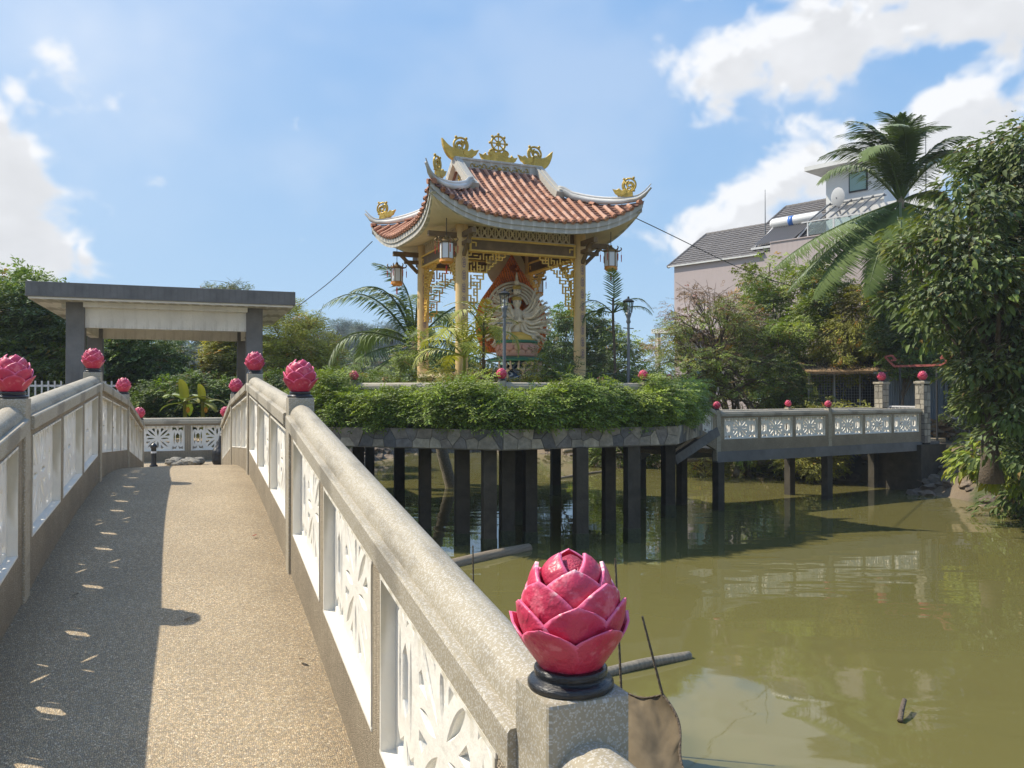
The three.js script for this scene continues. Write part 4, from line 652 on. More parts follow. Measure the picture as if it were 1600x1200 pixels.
// ---------------------------------------------------------------- lanterns under the roof corners
{
  const art = (() => { const c = document.createElement('canvas'); c.width = c.height = 128; const g = c.getContext('2d'), r = rng(981); g.fillStyle = '#d9dcdc'; g.fillRect(0, 0, 128, 128); for (let i = 0; i < 26; i++) { g.fillStyle = ['#7d8b93', '#4c5a57', '#b0563a', '#8fa3a8', '#c9a76a'][i % 5]; g.beginPath(); g.ellipse(20 + r() * 88, 24 + r() * 84, 3 + r() * 10, 2 + r() * 6, r() * 3, 0, 7); g.fill(); } g.strokeStyle = '#2c2f33'; g.lineWidth = 3; for (let i = 0; i < 4; i++) { g.beginPath(); g.moveTo(20 + r() * 80, 110); g.quadraticCurveTo(20 + r() * 90, 60, 20 + r() * 90, 20); g.stroke(); } const t = new THREE.CanvasTexture(c); t.colorSpace = THREE.SRGBColorSpace; return std({ map: t, roughness: 0.4 }); })();
  const bronze = std({ color: C(0.20, 0.13, 0.05), roughness: 0.45, metalness: 0.4 }), amber = std({ color: C(0.62, 0.25, 0.03), roughness: 0.5 }), redT = std({ color: C(0.45, 0.05, 0.03), roughness: 0.8 });
  const build = () => {
    const g = new THREE.Group(); g.name = 'hanging_lantern'; const hex = (r0, r1, h, y) => at(new THREE.CylinderGeometry(r1, r0, h, 6), 0, y, 0);
    part('hanging_rod', [cyl(0.008, 0.008, 0.5, 5, 0, 0.55, 0)], MT.darkMetal, g);
    part('lantern_roof', [hex(0.15, 0.05, 0.07, 0.265), hex(0.17, 0.17, 0.03, 0.215), ...Array.from({ length: 6 }, (_, k) => { const a = k * Math.PI / 3; return tube([V(Math.sin(a) * 0.1, 0.23, Math.cos(a) * 0.1), V(Math.sin(a) * 0.19, 0.22, Math.cos(a) * 0.19), V(Math.sin(a) * 0.235, 0.27, Math.cos(a) * 0.235), V(Math.sin(a) * 0.21, 0.3, Math.cos(a) * 0.21)], [0.022, 0.01], 5, 6); }), at(new THREE.SphereGeometry(0.035, 8, 6), 0, 0.32, 0)], bronze, g);
    for (let k = 0; k < 6; k++) { const a = (k + 0.5) * Math.PI / 3, m = part('painted_pane', bx(0.128, 0.3, 0.006), art, g); m.position.set(Math.sin(a) * 0.115, 0.04, Math.cos(a) * 0.115); m.rotation.y = a; }
    part('frame', Array.from({ length: 6 }, (_, k) => { const a = k * Math.PI / 3; return bx(0.02, 0.33, 0.02, Math.sin(a) * 0.135, 0.04, Math.cos(a) * 0.135, a); }), bronze, g);
    part('lantern_base', [hex(0.15, 0.14, 0.06, -0.15), hex(0.1, 0.14, 0.04, -0.2), hex(0.12, 0.12, 0.02, -0.115)], amber, g);
    part('tassel', [cyl(0.014, 0.02, 0.16, 6, 0, -0.34, 0), cyl(0.004, 0.004, 0.08, 4, 0, -0.24, 0)], redT, g);
    for (let k = 0; k < 6; k++) { const a = k * Math.PI / 3; part('tassel', [cyl(0.008, 0.012, 0.15, 5, Math.sin(a) * 0.23, 0.06, Math.cos(a) * 0.23), cyl(0.003, 0.003, 0.12, 4, Math.sin(a) * 0.23, 0.19, Math.cos(a) * 0.23)], redT, g); }
    return g;
  };
  const proto = build(), L = [[-2.1, 2.1, 6.2, 'amber based hanging lantern under the near left roof corner in front of a column'], [2.1, 2.1, 6.27, 'hanging lantern under the right roof corner seen against the sky'], [-2.1, -2.1, 6.2, 'hanging lantern under the far left roof corner before the coconut palm'], [2.1, -2.1, 6.1, 'hanging lantern under the back roof corner beside the orange flame panel']];
  L.forEach(([x, z, y, lb], i) => { const q = pavAt(x, y, z), c = i ? proto.clone() : proto; c.name = numbered('hanging_lantern'); scene.add(c); c.position.copy(q); c.rotation.y = TH + 0.2 * i; c.scale.setScalar(1.12); tag(c, lb, 'lantern', 'hanging lanterns of the pavilion'); });
}
// ---------------------------------------------------------------- lamp posts on the island
{
  const build = () => {
    const g = new THREE.Group(); g.name = 'lamp_post';
    part('pole', [cyl(0.045, 0.03, 2.35, 12, 0, 1.18, 0), cyl(0.08, 0.06, 0.12, 12, 0, 0.06, 0), lathe([[0.03, 2.3], [0.055, 2.34], [0.035, 2.4], [0.06, 2.48], [0.075, 2.54], [0, 2.54]], 14)], MT.greyMetal, g);
    part('crossarm', [cyl(0.012, 0.012, 0.3, 6, 0, 2.2, 0, 0, 0, Math.PI / 2)], MT.greyMetal, g);
    part('lamp_glass', [at(new THREE.CylinderGeometry(0.105, 0.075, 0.24, 6, 1, true), 0, 2.67, 0)], MT.clearGlass, g);
    part('lamp_frame', Array.from({ length: 6 }, (_, k) => { const a = k * Math.PI / 3; return bar(V(Math.sin(a) * 0.077, 2.545, Math.cos(a) * 0.077), V(Math.sin(a) * 0.108, 2.79, Math.cos(a) * 0.108), 0.014, 0.014); }), MT.darkMetal, g);
    part('bulb', [at(new THREE.SphereGeometry(0.035, 10, 8).scale(1, 1.4, 1), 0, 2.64, 0), cyl(0.018, 0.018, 0.06, 8, 0, 2.575, 0)], MT.whiteMetal, g);
    part('lamp_cap', [at(new THREE.CylinderGeometry(0.03, 0.135, 0.06, 6), 0, 2.83, 0), at(new THREE.CylinderGeometry(0.135, 0.12, 0.025, 6), 0, 2.79, 0), at(new THREE.SphereGeometry(0.025, 8, 6), 0, 2.88, 0)], MT.darkMetal, g);
    return g;
  };
  const p = build(), L = [[788, 16.95, 'dark lamp post with glass lantern in front of the statue'], [982, 18.35, 'dark lamp post with glass lantern right of the pavilion beside a thin palm']];
  L.forEach(([px, d, lb], i) => { const c = i ? p.clone() : p; c.name = numbered('lamp_post'); scene.add(c); c.position.set(X(px, d), 2.3, -d); c.rotation.y = i * 0.6; tag(c, lb, 'lamp post', 'lamp posts on the island'); });
}

// ---------------------------------------------------------------- flat-roofed shelter at the end of the footbridge
{
  const s = thing('shelter', 'open shelter with thick grey flat roof on four square posts beyond the footbridge', 'shelter', [-9.78, 0, -23.8], PHI), R = 3.13;
  const roof = part('flat_roof', [cbx(2 * R, 0.36, 2 * R, 0.012, 0, 5.56, 0)], MT.concrete, s);
  part('ceiling', [bx(2 * R - 0.1, 0.05, 2 * R - 0.1, 0, 5.356, 0)], MT.whitePaint, roof);
  for (const [x, z, w, d] of [[0, 2.27, 3.9, 0.22], [0, -2.27, 3.9, 0.22], [-2.14, 0, 0.22, 4.1], [2.14, 0, 0.22, 4.1]]) part('beam', [bx(w, 0.62, d, x, 5.02, z), bx(w + (w > 1 ? 0 : 0.5), 0.12, d + (d > 1 ? 0 : 0.5), x, 5.27, z)], MT.whitePaint, s);
  for (const x of [-2.14, 2.14]) for (const z of [-2.27, 2.27]) part('post', [cbx(0.42, 3.85, 0.42, 0.01, x, 3.42, z)], MT.concrete, s);
  struct('shelter_pavement', at(flat(bx(6.6, 0.2, 6.6)), -9.78, 1.49, -23.8, PHI), MT.path);
}
// ---------------------------------------------------------------- houses on the right bank
function tileCourses(poly2, toWorld, course, width, mat, name, parent) { // rows of roof tiles over a polygon in (m, k): each course a raised strip with tile joints
  const list = [], inside = (m, k) => { let q = false; for (let i = 0, j = poly2.length - 1; i < poly2.length; j = i++) { const [a, b] = poly2[i], [c, d] = poly2[j]; if ((b > k) !== (d > k) && m < (c - a) * (k - b) / (d - b) + a) q = !q; } return q; };
  const ms = poly2.map((p) => p[0]), ks = poly2.map((p) => p[1]), m0 = Math.min(...ms), m1 = Math.max(...ms), k1 = Math.max(...ks);
  for (let k = Math.min(...ks); k < k1; k += course) for (let m = m0; m < m1; m += width) {
    if (!inside(m + width / 2, k + course / 2)) continue;
    const f = (u, v) => { const mm = m + width * u, kk = k + course * 1.08 * v, h = 0.035 * (1 - v) + 0.02 * Math.sin(u * Math.PI) + 0.004; return toWorld(mm, kk, h); };
    list.push(sheet(3, 1, f), sheet(3, 1, (u, v) => { const p = f(u, 0), q = toWorld(m + width * u, k, -0.02); return p.map((a, i) => lerp(a, q[i], v)); }));
  }
  return tag(part(name, list, mat, parent), null, null, null, 'stuff');
}
{
  const A = [8.2, 42], e = [0.666, -0.746], n = [0.746, 0.666], g0 = 1.4, eave = 9.5;
  const h = thing('mauve_house', 'mauve rendered house with grey tiled roof, solar heater and white stair tower behind the trees', 'house', [A[0], 0, -A[1]]);
  const W = (m, k, y) => V(e[0] * m + n[0] * k, y, -(e[1] * m + n[1] * k)), L = 12.4;
  // facade with window openings
  const wins = [[4.35, 6.75, 5.5, 7.55, 'green'], [6.9, 6.55, 8.4, 8.35, 'glass'], [1.2, 3.0, 2.3, 5.2, 'glass'], [4.3, 2.6, 5.6, 5.0, 'glass'], [8.3, 2.4, 9.8, 4.6, 'glass']];
  const fs = new THREE.Shape(); fs.moveTo(0, g0 - 0.6); fs.lineTo(L, g0 - 0.6); fs.lineTo(L, eave); fs.lineTo(0, eave); fs.closePath();
  for (const [a, b, c, d] of wins) fs.holes.push(ring([[a, b], [c, b], [c, d], [a, d]]));
  const fg = new THREE.ExtrudeGeometry(fs, { depth: 0.25, bevelEnabled: false }); fg.translate(0, 0, -0.25);
  const fturn = (g) => { const m = new THREE.Matrix4().makeBasis(V(e[0], 0, -e[1]), V(0, 1, 0), V(-n[0], 0, n[1])); g.applyMatrix4(m); return g; };
  const wall = part('wall', [fturn(flat(fg)), fturn(bx(0.25, eave - g0 + 0.6, 8.7, 0.125, (eave + g0 - 0.6) / 2, -4.6)), fturn(bx(0.25, eave - g0 + 0.6, 8.7, L - 0.125, (eave + g0 - 0.6) / 2, -4.6)), fturn(bx(L, eave - g0, 0.25, L / 2, (eave + g0) / 2, -9.1)), fturn(bx(L - 0.5, 0.2, 8.4, L / 2, eave - 0.35, -4.7))], MT.mauve, h);
  wins.forEach(([a, b, c, d, kind], i) => {
    const mat = kind === 'green' ? MT.wood : MT.whiteMetal, w = part('window', [bx(c - a, 0.07, 0.08, (a + c) / 2, d - 0.035, -0.1), bx(c - a, 0.07, 0.08, (a + c) / 2, b + 0.035, -0.1), bx(0.07, d - b - 0.14, 0.08, a + 0.035, (b + d) / 2, -0.1), bx(0.07, d - b - 0.14, 0.08, c - 0.035, (b + d) / 2, -0.1), bx(0.06, d - b - 0.14, 0.06, (a + c) / 2, (b + d) / 2, -0.1), ...(kind === 'green' ? [bx(c - a - 0.14, 0.06, 0.06, (a + c) / 2, lerp(b, d, 0.7), -0.1)] : [])].map((g) => fturn(flat(g))), mat, h);
    part('pane', fturn(flat(bx(c - a - 0.1, d - b - 0.1, 0.02, (a + c) / 2, (b + d) / 2, -0.14))), MT.greenGlass, w);
    part('lintel', fturn(flat(bx(c - a + 0.3, 0.09, 0.2, (a + c) / 2, d + 0.06, 0.08))), MT.render, w);
    part('sill', fturn(flat(bx(c - a + 0.2, 0.07, 0.12, (a + c) / 2, b - 0.04, 0.05))), MT.render, w);
  });
  // roof: one slope of two ridge heights, its back slopes, courses of tiles
  const P2 = [[-0.3, -0.1], [-0.3, 3.2], [3.3, 3.2], [3.3, 5.04], [6.7, 5.04], [6.7, 1.4], [5.2, 0.02], [4.9, -0.1]];
  const up = 0.62, Rf = (m, k, q = 0) => { const v = W(m, k, eave + k * up + q * 0.85); return [v.x - n[0] * q * 0.5, v.y, v.z + n[1] * q * 0.5]; };
  const tri = (pts, idx) => { const g = new THREE.BufferGeometry(); g.setAttribute('position', new THREE.Float32BufferAttribute(pts.flat(), 3)); g.setIndex(idx); return flat(g); };
  const back = (m, k, k0) => { const v = W(m, k, eave + (2 * k0 - k) * up); return [v.x, v.y - 0.02, v.z]; };
  const sh = P2.map(([m, k]) => Rf(m, k, -0.04));
  const roof = part('roof', [tri(sh, [0, 1, 2, 0, 2, 7, 2, 3, 4, 2, 4, 5, 2, 5, 6, 2, 6, 7]), tri([back(-0.3, 3.2, 3.2), back(3.3, 3.2, 3.2), back(3.3, 6.75, 3.2), back(-0.3, 6.75, 3.2)], [0, 1, 2, 0, 2, 3]), tri([back(3.3, 5.04, 5.04), back(6.7, 5.04, 5.04), back(6.7, 9.2, 5.04), back(3.3, 9.2, 5.04)], [0, 1, 2, 0, 2, 3]), tri([Rf(3.3, 3.2, -0.04), Rf(3.3, 5.04, -0.04), back(3.3, 9, 5.04), back(3.3, 6.75, 3.2)], [0, 1, 2, 0, 2, 3])], MT.slate, h);
  tileCourses(P2, (m, k, q) => Rf(m, k, q), 0.235, 0.3, MT.slate, 'roof_tiles', roof);
  const cap = (a, b) => { const l = []; const A2 = V(...Rf(...a)), B2 = V(...Rf(...b)), N = Math.max(2, Math.round(A2.distanceTo(B2) / 0.33)); for (let i = 0; i < N; i++) { const p = A2.clone().lerp(B2, i / N), q = A2.clone().lerp(B2, (i + 1.12) / N); l.push(tube([p, q], [0.1, 0.085], 7)); } return l; };
  part('ridge_tiles', [...cap([-0.3, 3.2], [3.3, 3.2]), ...cap([3.3, 5.04], [6.7, 5.04]), ...cap([-0.3, -0.1], [-0.3, 3.2]), ...cap([3.3, 3.2], [3.3, 5.04])], MT.slate, roof);
  part('gutter', [fturn(bx(5.2, 0.07, 0.08, 2.3, eave - 0.07, 0.1))].map(flat), MT.render, roof);
  // terrace parapet, railing
  part('parapet', [fturn(bx(L - 5.4, 0.4, 0.22, 5.4 + (L - 5.4) / 2, eave + 0.2, -0.12)), fturn(bx(L - 5.4, 0.05, 0.3, 5.4 + (L - 5.4) / 2, eave + 0.42, -0.12))].map(flat), MT.mauve, h);
  const rl = part('terrace_railing', [fturn(bx(5, 0.05, 0.06, 9.4, eave + 1.1, -0.1)), ...[0, 1, 2, 3, 4].map((i) => fturn(bx(0.05, 0.66, 0.05, 7.2 + i * 1.2, eave + 0.76, -0.1)))].map(flat), MT.whiteMetal, h);
  for (let i = 0; i < 4; i++) part('pane', fturn(flat(bx(1.1, 0.55, 0.012, 7.8 + i * 1.2, eave + 0.78, -0.1))), MT.glass, rl);
  part('terrace_room', [fturn(bx(2.2, 1.9, 2.6, 10.6, eave + 0.95, -3.6))].map(flat), MT.render, h);
  part('awning', [0, 1, 2, 3, 4, 5].map((i) => flat(fturn(at(bx(0.06, 0.06, 2.6), 7.0 + i * 0.5, eave + 1.7, -1.4, 0, 0.5)))).concat([flat(fturn(bx(2.8, 0.06, 0.06, 8.2, eave + 2.25, -2.5)))]), MT.greyMetal, h);
  // stair tower
  const tw = part('stair_tower', [fturn(bx(2.7, 3.5, 2.6, 8.1, eave + 1.75 + 0.4, -3.9))].map(flat), MT.render, h);
  part('tower_roof', [fturn(bx(3.9, 0.2, 3.8, 8.0, eave + 3.98, -3.8))].map(flat), MT.render, tw);
  const twn = part('window', [fturn(bx(0.86, 0.9, 0.06, 8.3, eave + 3.1, -2.58))].map(flat), MT.darkMetal, tw); part('pane', fturn(flat(bx(0.74, 0.78, 0.03, 8.3, eave + 3.1, -2.54))), MT.greenGlass, twn);
  // solar water heater on the slope
  const SB = (m, k, q) => V(...Rf(m, k, q));
  const sol = part('solar_heater', [sheet(1, 1, (u, v) => { const p = SB(lerp(4.55, 6.45, u) + (1 - v) * -0.2, lerp(0.35, 1.9, v), 0.22); return [p.x, p.y, p.z]; }), ...Array.from({ length: 16 }, (_, i) => tube([SB(4.5 + i * 0.125, 0.3, 0.3), SB(4.62 + i * 0.125, 1.9, 0.3)], 0.032, 6))], std({ color: C(0.25, 0.235, 0.225), roughness: 0.35 }), h);
  part('tank', [tube([SB(4.55, 2.05, 0.45), SB(6.75, 2.05, 0.45)], 0.24, 16), at(new THREE.SphereGeometry(0.24, 12, 8), ...SB(4.55, 2.05, 0.45).toArray()), at(new THREE.SphereGeometry(0.24, 12, 8), ...SB(6.75, 2.05, 0.45).toArray())], phys({ color: C(0.75, 0.75, 0.74), roughness: 0.3 }), sol);
  const bl = SB(5.6, 1.75, 0.55); part('blue_band', [tube([SB(5.35, 2.05, 0.45), SB(5.6, 2.05, 0.45)], 0.2445, 16)], std({ color: C(0.05, 0.16, 0.5), roughness: 0.4 }), sol);
  part('base_rail', [bar(SB(4.3, 0.28, 0.12), SB(6.4, 0.28, 0.12), 0.12, 0.1), ...[4.4, 6.4].map((m) => bar(SB(m, 0.3, 0.1), SB(m + 0.15, 2.0, 0.35), 0.05, 0.05))], MT.whiteMetal, sol);
  // dish and aerials
  const dp = W(7.6, 2.3, eave + 2.4), dish = part('satellite_dish', [at(new THREE.SphereGeometry(0.75, 22, 8, 0, 6.284, 0, 0.62).scale(1, 0.55, 1), 0, -0.41, 0)], std({ color: C(0.4, 0.41, 0.42), roughness: 0.6, side: THREE.DoubleSide }), h);
  dish.position.set(dp.x - 0.3, dp.y, dp.z + 0.3); dish.rotation.set(0.9, 0.3, 1.35);
  part('dish_mast', [tube([dp.clone().add(V(-0.3, 0, 0.3)), dp.clone().add(V(0, -0.7, 0))], 0.04, 6)], MT.steel, h);
  for (const [m, k, y0, y1] of [[4.0, 1.9, eave + 1.1, eave + 3.4], [11.0, 3.2, eave + 2.1, eave + 5.2]]) part('aerial', [tube([W(m, k, y0), W(m, k, y1)], [0.03, 0.012], 5)], MT.greyMetal, h);
  // canopy at the left end
  part('canopy', [fturn(bx(1.9, 0.22, 1.4, 0.6, 6.1, 0.7)), fturn(bx(0.2, 4.6, 0.2, -0.1, 3.7, 1.2))].map(flat), MT.render, h);
}
{
  const c = V(22.5, 0, -42), h = thing('brick_house', 'house of bare orange brick glimpsed through the big tree at right', 'house', [c.x, 0, c.z], -0.35);
  const wall = part('wall', [bx(9, 9.4, 6, 0, 5.8, 0)], MT.brick, h), r = rng(991);
  part('floor_band', [bx(9.1, 0.3, 6.1, 0, 7.4, 0), bx(9.1, 0.25, 6.1, 0, 10.4, 0), ...[-4.4, -1.5, 1.5, 4.4].map((x) => bx(0.35, 9, 0.1, x, 5.9, 3.03))], MT.concrete, h);
  for (const x of [-3, 0, 3]) for (const y of [5.9, 8.9]) { const w = part('window', [bx(1.2, 1.4, 0.1, x, y, 3.01)], MT.darkMetal, h); part('pane', bx(1.05, 1.25, 0.04, x, y, 3.06), MT.greenGlass, w); }
  part('roof', [at(bx(9.8, 0.12, 3.8), 0, 11.1, 1.6, 0, 0.3), at(bx(9.8, 0.12, 3.8), 0, 11.1, -1.6, 0, -0.3)], MT.slate, h);
  const b0 = []; for (let j = 0; j < 40; j++) for (let i = 0; i < 40; i++) { if (r() < 0.1) continue; b0.push(bx(0.2, 0.07, 0.02, -4.3 + i * 0.22 + (j % 2) * 0.11, 7.6 + j * 0.082 * 0.85, 3.006 + r() * 0.008)); } tag(part('bricks', b0, MT.brick, wall), null, null, null, 'stuff');
}
// ---------------------------------------------------------------- sheds, gate and yard at the landward end of the side bridge
{
  const d = 29.2, s = thing('metal_shed', 'blue grey corrugated metal shed front behind the stone gate pillars', 'shed', [X(1425, d), 0, -d], -0.15), list = [];
  for (let i = 0; i < 26; i++) list.push(cyl(0.03, 0.03, 2.3, 6, -1.0 + i * 0.08, 2.55, 0));
  const w = part('corrugated_wall', [bx(2.1, 2.3, 0.03, 0, 2.55, -0.01), ...list], MT.zinc, s); part('roof', at(bx(3.0, 0.06, 3.4), 0.2, 3.85, -1.4, 0, 0.06), MT.zinc, s); part('shed_post', [bx(0.09, 2.5, 0.09, -1.1, 2.6, 0.04), bx(0.09, 2.5, 0.09, 1.1, 2.6, 0.04)], MT.greyMetal, s);
  part('back_wall', [bx(2.4, 2.2, 0.08, 0, 2.5, -3.0), bx(0.08, 2.2, 3, 1.2, 2.5, -1.5)], MT.mortar, s);
}
{
  const d = 30.2, s = thing('mesh_enclosure', 'open shed framed in pale steel tube and wire mesh under a thatched roof', 'shed', [X(1330, d), 0, -d], -0.1);
  part('frame', [...[-1.5, -0.6, 0.3, 1.15].map((x) => bx(0.05, 2.5, 0.05, x, 2.6, 0)), ...[1.6, 2.5, 3.75].map((y) => bx(2.75, 0.05, 0.05, -0.17, y, 0.002))], MT.steel, s);
  const ms = []; for (let i = 0; i < 28; i++) ms.push(bar(V(-1.5 + i * 0.095, 1.6, -0.03), V(-1.5 + i * 0.095, 3.75, -0.03), 0.008, 0.008)); for (let i = 0; i < 22; i++) ms.push(bar(V(-1.5, 1.6 + i * 0.1, -0.034), V(1.15, 1.6 + i * 0.1, -0.034), 0.008, 0.008)); tag(part('wire_mesh', ms, MT.steel, s), null, null, null, 'stuff');
  part('back_wall', [bx(3.2, 2.4, 0.1, -0.2, 2.6, -2.6)], MT.darkMetal, s);
  const th = [], r = rng(1003); for (let i = 0; i < 420; i++) { const x = -1.7 + r() * 3.1, q = r(); th.push(bar(V(x, 3.95 + 0.55 * q, 0.5 - 2.0 * q), V(x + (r() - 0.5) * 0.2, 3.72 + 0.5 * q + (r() - 0.5) * 0.1, 0.95 - 2.0 * q), 0.02, 0.015)); } part('thatch', th, std({ color: C(0.085, 0.06, 0.036), roughness: 1 }), s);
  part('roof_board', at(bx(3.2, 0.08, 2.5), -0.15, 4.1, -0.4, 0, 0.26), MT.wood, s);
}
{
  const a = rightAt(-0.12, 8.85), g = thing('garden_gate', 'white painted bar gate between the two stone gate pillars', 'gate', [a.x, 0, a.z], PHR + Math.PI / 2 - Math.PI / 2);
  part('gate_frame', [bx(0.05, 1.0, 0.05, -0.08, 2.1, 0), bx(0.05, 1.0, 0.05, -1.12, 2.1, 0), bx(0.99, 0.05, 0.05, -0.6, 2.62, 0), bx(0.99, 0.05, 0.05, -0.6, 1.66, 0)], MT.whiteMetal, g);
  for (let i = 0; i < 7; i++) part('gate_bar', bx(0.022, 0.9, 0.022, -0.2 - i * 0.135, 2.14, 0), MT.whiteMetal, g);
  const p0 = rightAt(0.25, 9.6), q = thing('gate_arch', 'red metal gate arch with upturned key-pattern ends above the stone pillars', 'arch', [p0.x, 0, p0.z], PHR);
  part('crossbar', [bx(1.7, 0.07, 0.07, -0.95, 3.95, 0)], MT.red, q);
  part('gate_arch_post', [bx(0.05, 2.5, 0.05, -0.3, 2.7, 0), bx(0.05, 2.5, 0.05, -1.6, 2.7, 0)], MT.darkMetal, q);
  for (const s of [-1, 1]) { const x = -0.95 + s * 0.85; part('scroll_end', [bar(V(x, 3.95, 0), V(x + s * 0.34, 4.28, 0), 0.06, 0.06), bar(V(x + s * 0.34, 4.28, 0), V(x + s * 0.08, 4.32, 0), 0.058, 0.058), bar(V(x + s * 0.08, 4.32, 0), V(x - s * 0.06, 4.16, 0), 0.056, 0.056), bar(V(x - s * 0.06, 4.16, 0), V(x + s * 0.12, 4.15, 0), 0.054, 0.054)], MT.red, q); }
}
{
  const d = 29, t = thing('wood_pile', 'pile of split firewood and offcuts on the bank right of the gate pillars', 'wood pile', [X(1478, d), 1.5, -d]), r = rng(1007);
  for (let i = 0; i < 60; i++) { const x = (r() - 0.5) * 1.3, y = 0.08 + r() * 0.75 * (1 - Math.abs(x)), L = 0.4 + r() * 0.5; part('firewood', at(flat(bx(L, 0.07 + r() * 0.05, 0.07 + r() * 0.05)), x, y, (r() - 0.5) * 0.7, r() * 3, 0, (r() - 0.5) * 0.7), r() < 0.5 ? MT.wood : MT.drift, t); }
  part('board', [at(bx(1.2, 0.04, 0.15), 0.25, 0.95, 0.3, 0.2, 0, 0.65)], MT.wood, t);
}
// picket fence at the left, beyond the bridge
{
  const f = thing('picket_fence', 'white metal bar fence under the dark tree at the left edge', 'fence', [X(70, 21), 0, -21], 0.25);
  part('rail', [bx(5, 0.05, 0.04, -0.6, 2.35, 0), bx(5, 0.05, 0.04, -0.6, 3.25, 0)], MT.whiteMetal, f);
  for (let i = 0; i < 34; i++) part('picket', bx(0.035, 1.75, 0.03, -3 + i * 0.147, 2.5, 0.03), MT.whiteMetal, f);
}
// ---------------------------------------------------------------- small things
{
  const p = V(X(240.5, 17.2), 1.55, -17.2), b = thing('bollard', 'short black bollard at the far end of the footbridge', 'bollard', p.toArray());
  part('shaft', lathe([[0, 0], [0.08, 0], [0.08, 0.03], [0.055, 0.05], [0.052, 0.38], [0.068, 0.4], [0.068, 0.43], [0.05, 0.46], [0, 0.5]], 18), MT.blackPaint, b); part('band', [cyl(0.054, 0.054, 0.04, 18, 0, 0.3, 0)], MT.whiteMetal, b);
  const bp = V(X(344, 17.6), 1.55, -17.6), pos = capsules([[[0, 0.12, 0], [0, 0.2, 0], 0.16, 0.15], [[0, 0.3, 0], [0.03, 0.5, 0], 0.13, 0.05], [[0.03, 0.5, 0], [0.05, 0.6, 0], 0.03, 0.06]], 40, 0.04); const pp = pos.attributes.position; for (let i = 0; i < pp.count; i++) { const a = 1 + 0.18 * (fbm(pp.getX(i) * 14 + pp.getZ(i) * 9, pp.getY(i) * 8, 0, 3, 1011) - 0.5); pp.setX(i, pp.getX(i) * a); pp.setZ(i, pp.getZ(i) * a); } pos.computeVertexNormals();
  tag(part('rubbish_bag', pos, std({ color: C(0.014, 0.014, 0.015), roughness: 0.45 })), 'black rubbish bag leaning at the right end of the landing rail', 'bag').position.copy(bp);
  const r = rng(1013), heap = []; for (let i = 0; i < 26; i++) { const g = new THREE.IcosahedronGeometry(0.05 + r() * 0.07, 2), q = g.attributes.position; for (let k = 0; k < q.count; k++) { const m = 0.6 + 0.8 * fbm(q.getX(k) * 14 + i * 5, q.getY(k) * 14 + q.getZ(k) * 9, 0, 3, 1015); q.setXYZ(k, q.getX(k) * m * 1.4, q.getY(k) * m * 0.7, q.getZ(k) * m); } g.computeVertexNormals(); g.rotateY(r() * 6); g.translate(X(270 + r() * 48, 17.7), 1.57 + r() * 0.08, -17.7 + r() * 0.35); heap.push(g); }
  tag(part('rock_heap', heap, MT.stones[1]), 'low heap of brown rocks and leaves below the landing rail', 'rock heap', null, 'stuff');
}
function log(a, b, r0, label, mat = MT.drift, cat = 'log', name = 'floating_log') { const m = V(...a), q = V(...b), mid = m.clone().lerp(q, 0.5).add(V(0, 0.02, 0)); return tag(part(name, tube([m, mid, q], [r0, r0 * 0.9], 12, 14), mat), label, cat); }
const onWater = (px, py) => { const d = EYE * 1300 / (py - 612); return [X(px, d), 0.02, -d]; };
log(onWater(690, 888), onWater(826, 858), 0.11, 'pale pipe-like log floating in front of the island piles', MT.drift);
log(onWater(935, 1056), onWater(1076, 1026), 0.06, 'mossy log floating behind the foreground lotus', MT.barkPale);
log([...onWater(874, 748)], onWater(946, 737), 0.05, 'thin bamboo floating behind the island piles', MT.drift, 'bamboo', 'floating_bamboo');
log(onWater(1404, 1128), onWater(1411, 1110).map((v, i) => i === 1 ? 0.11 : v), 0.025, 'short stub of wood poking out of the open water', MT.bark, 'stick', 'floating_stick');
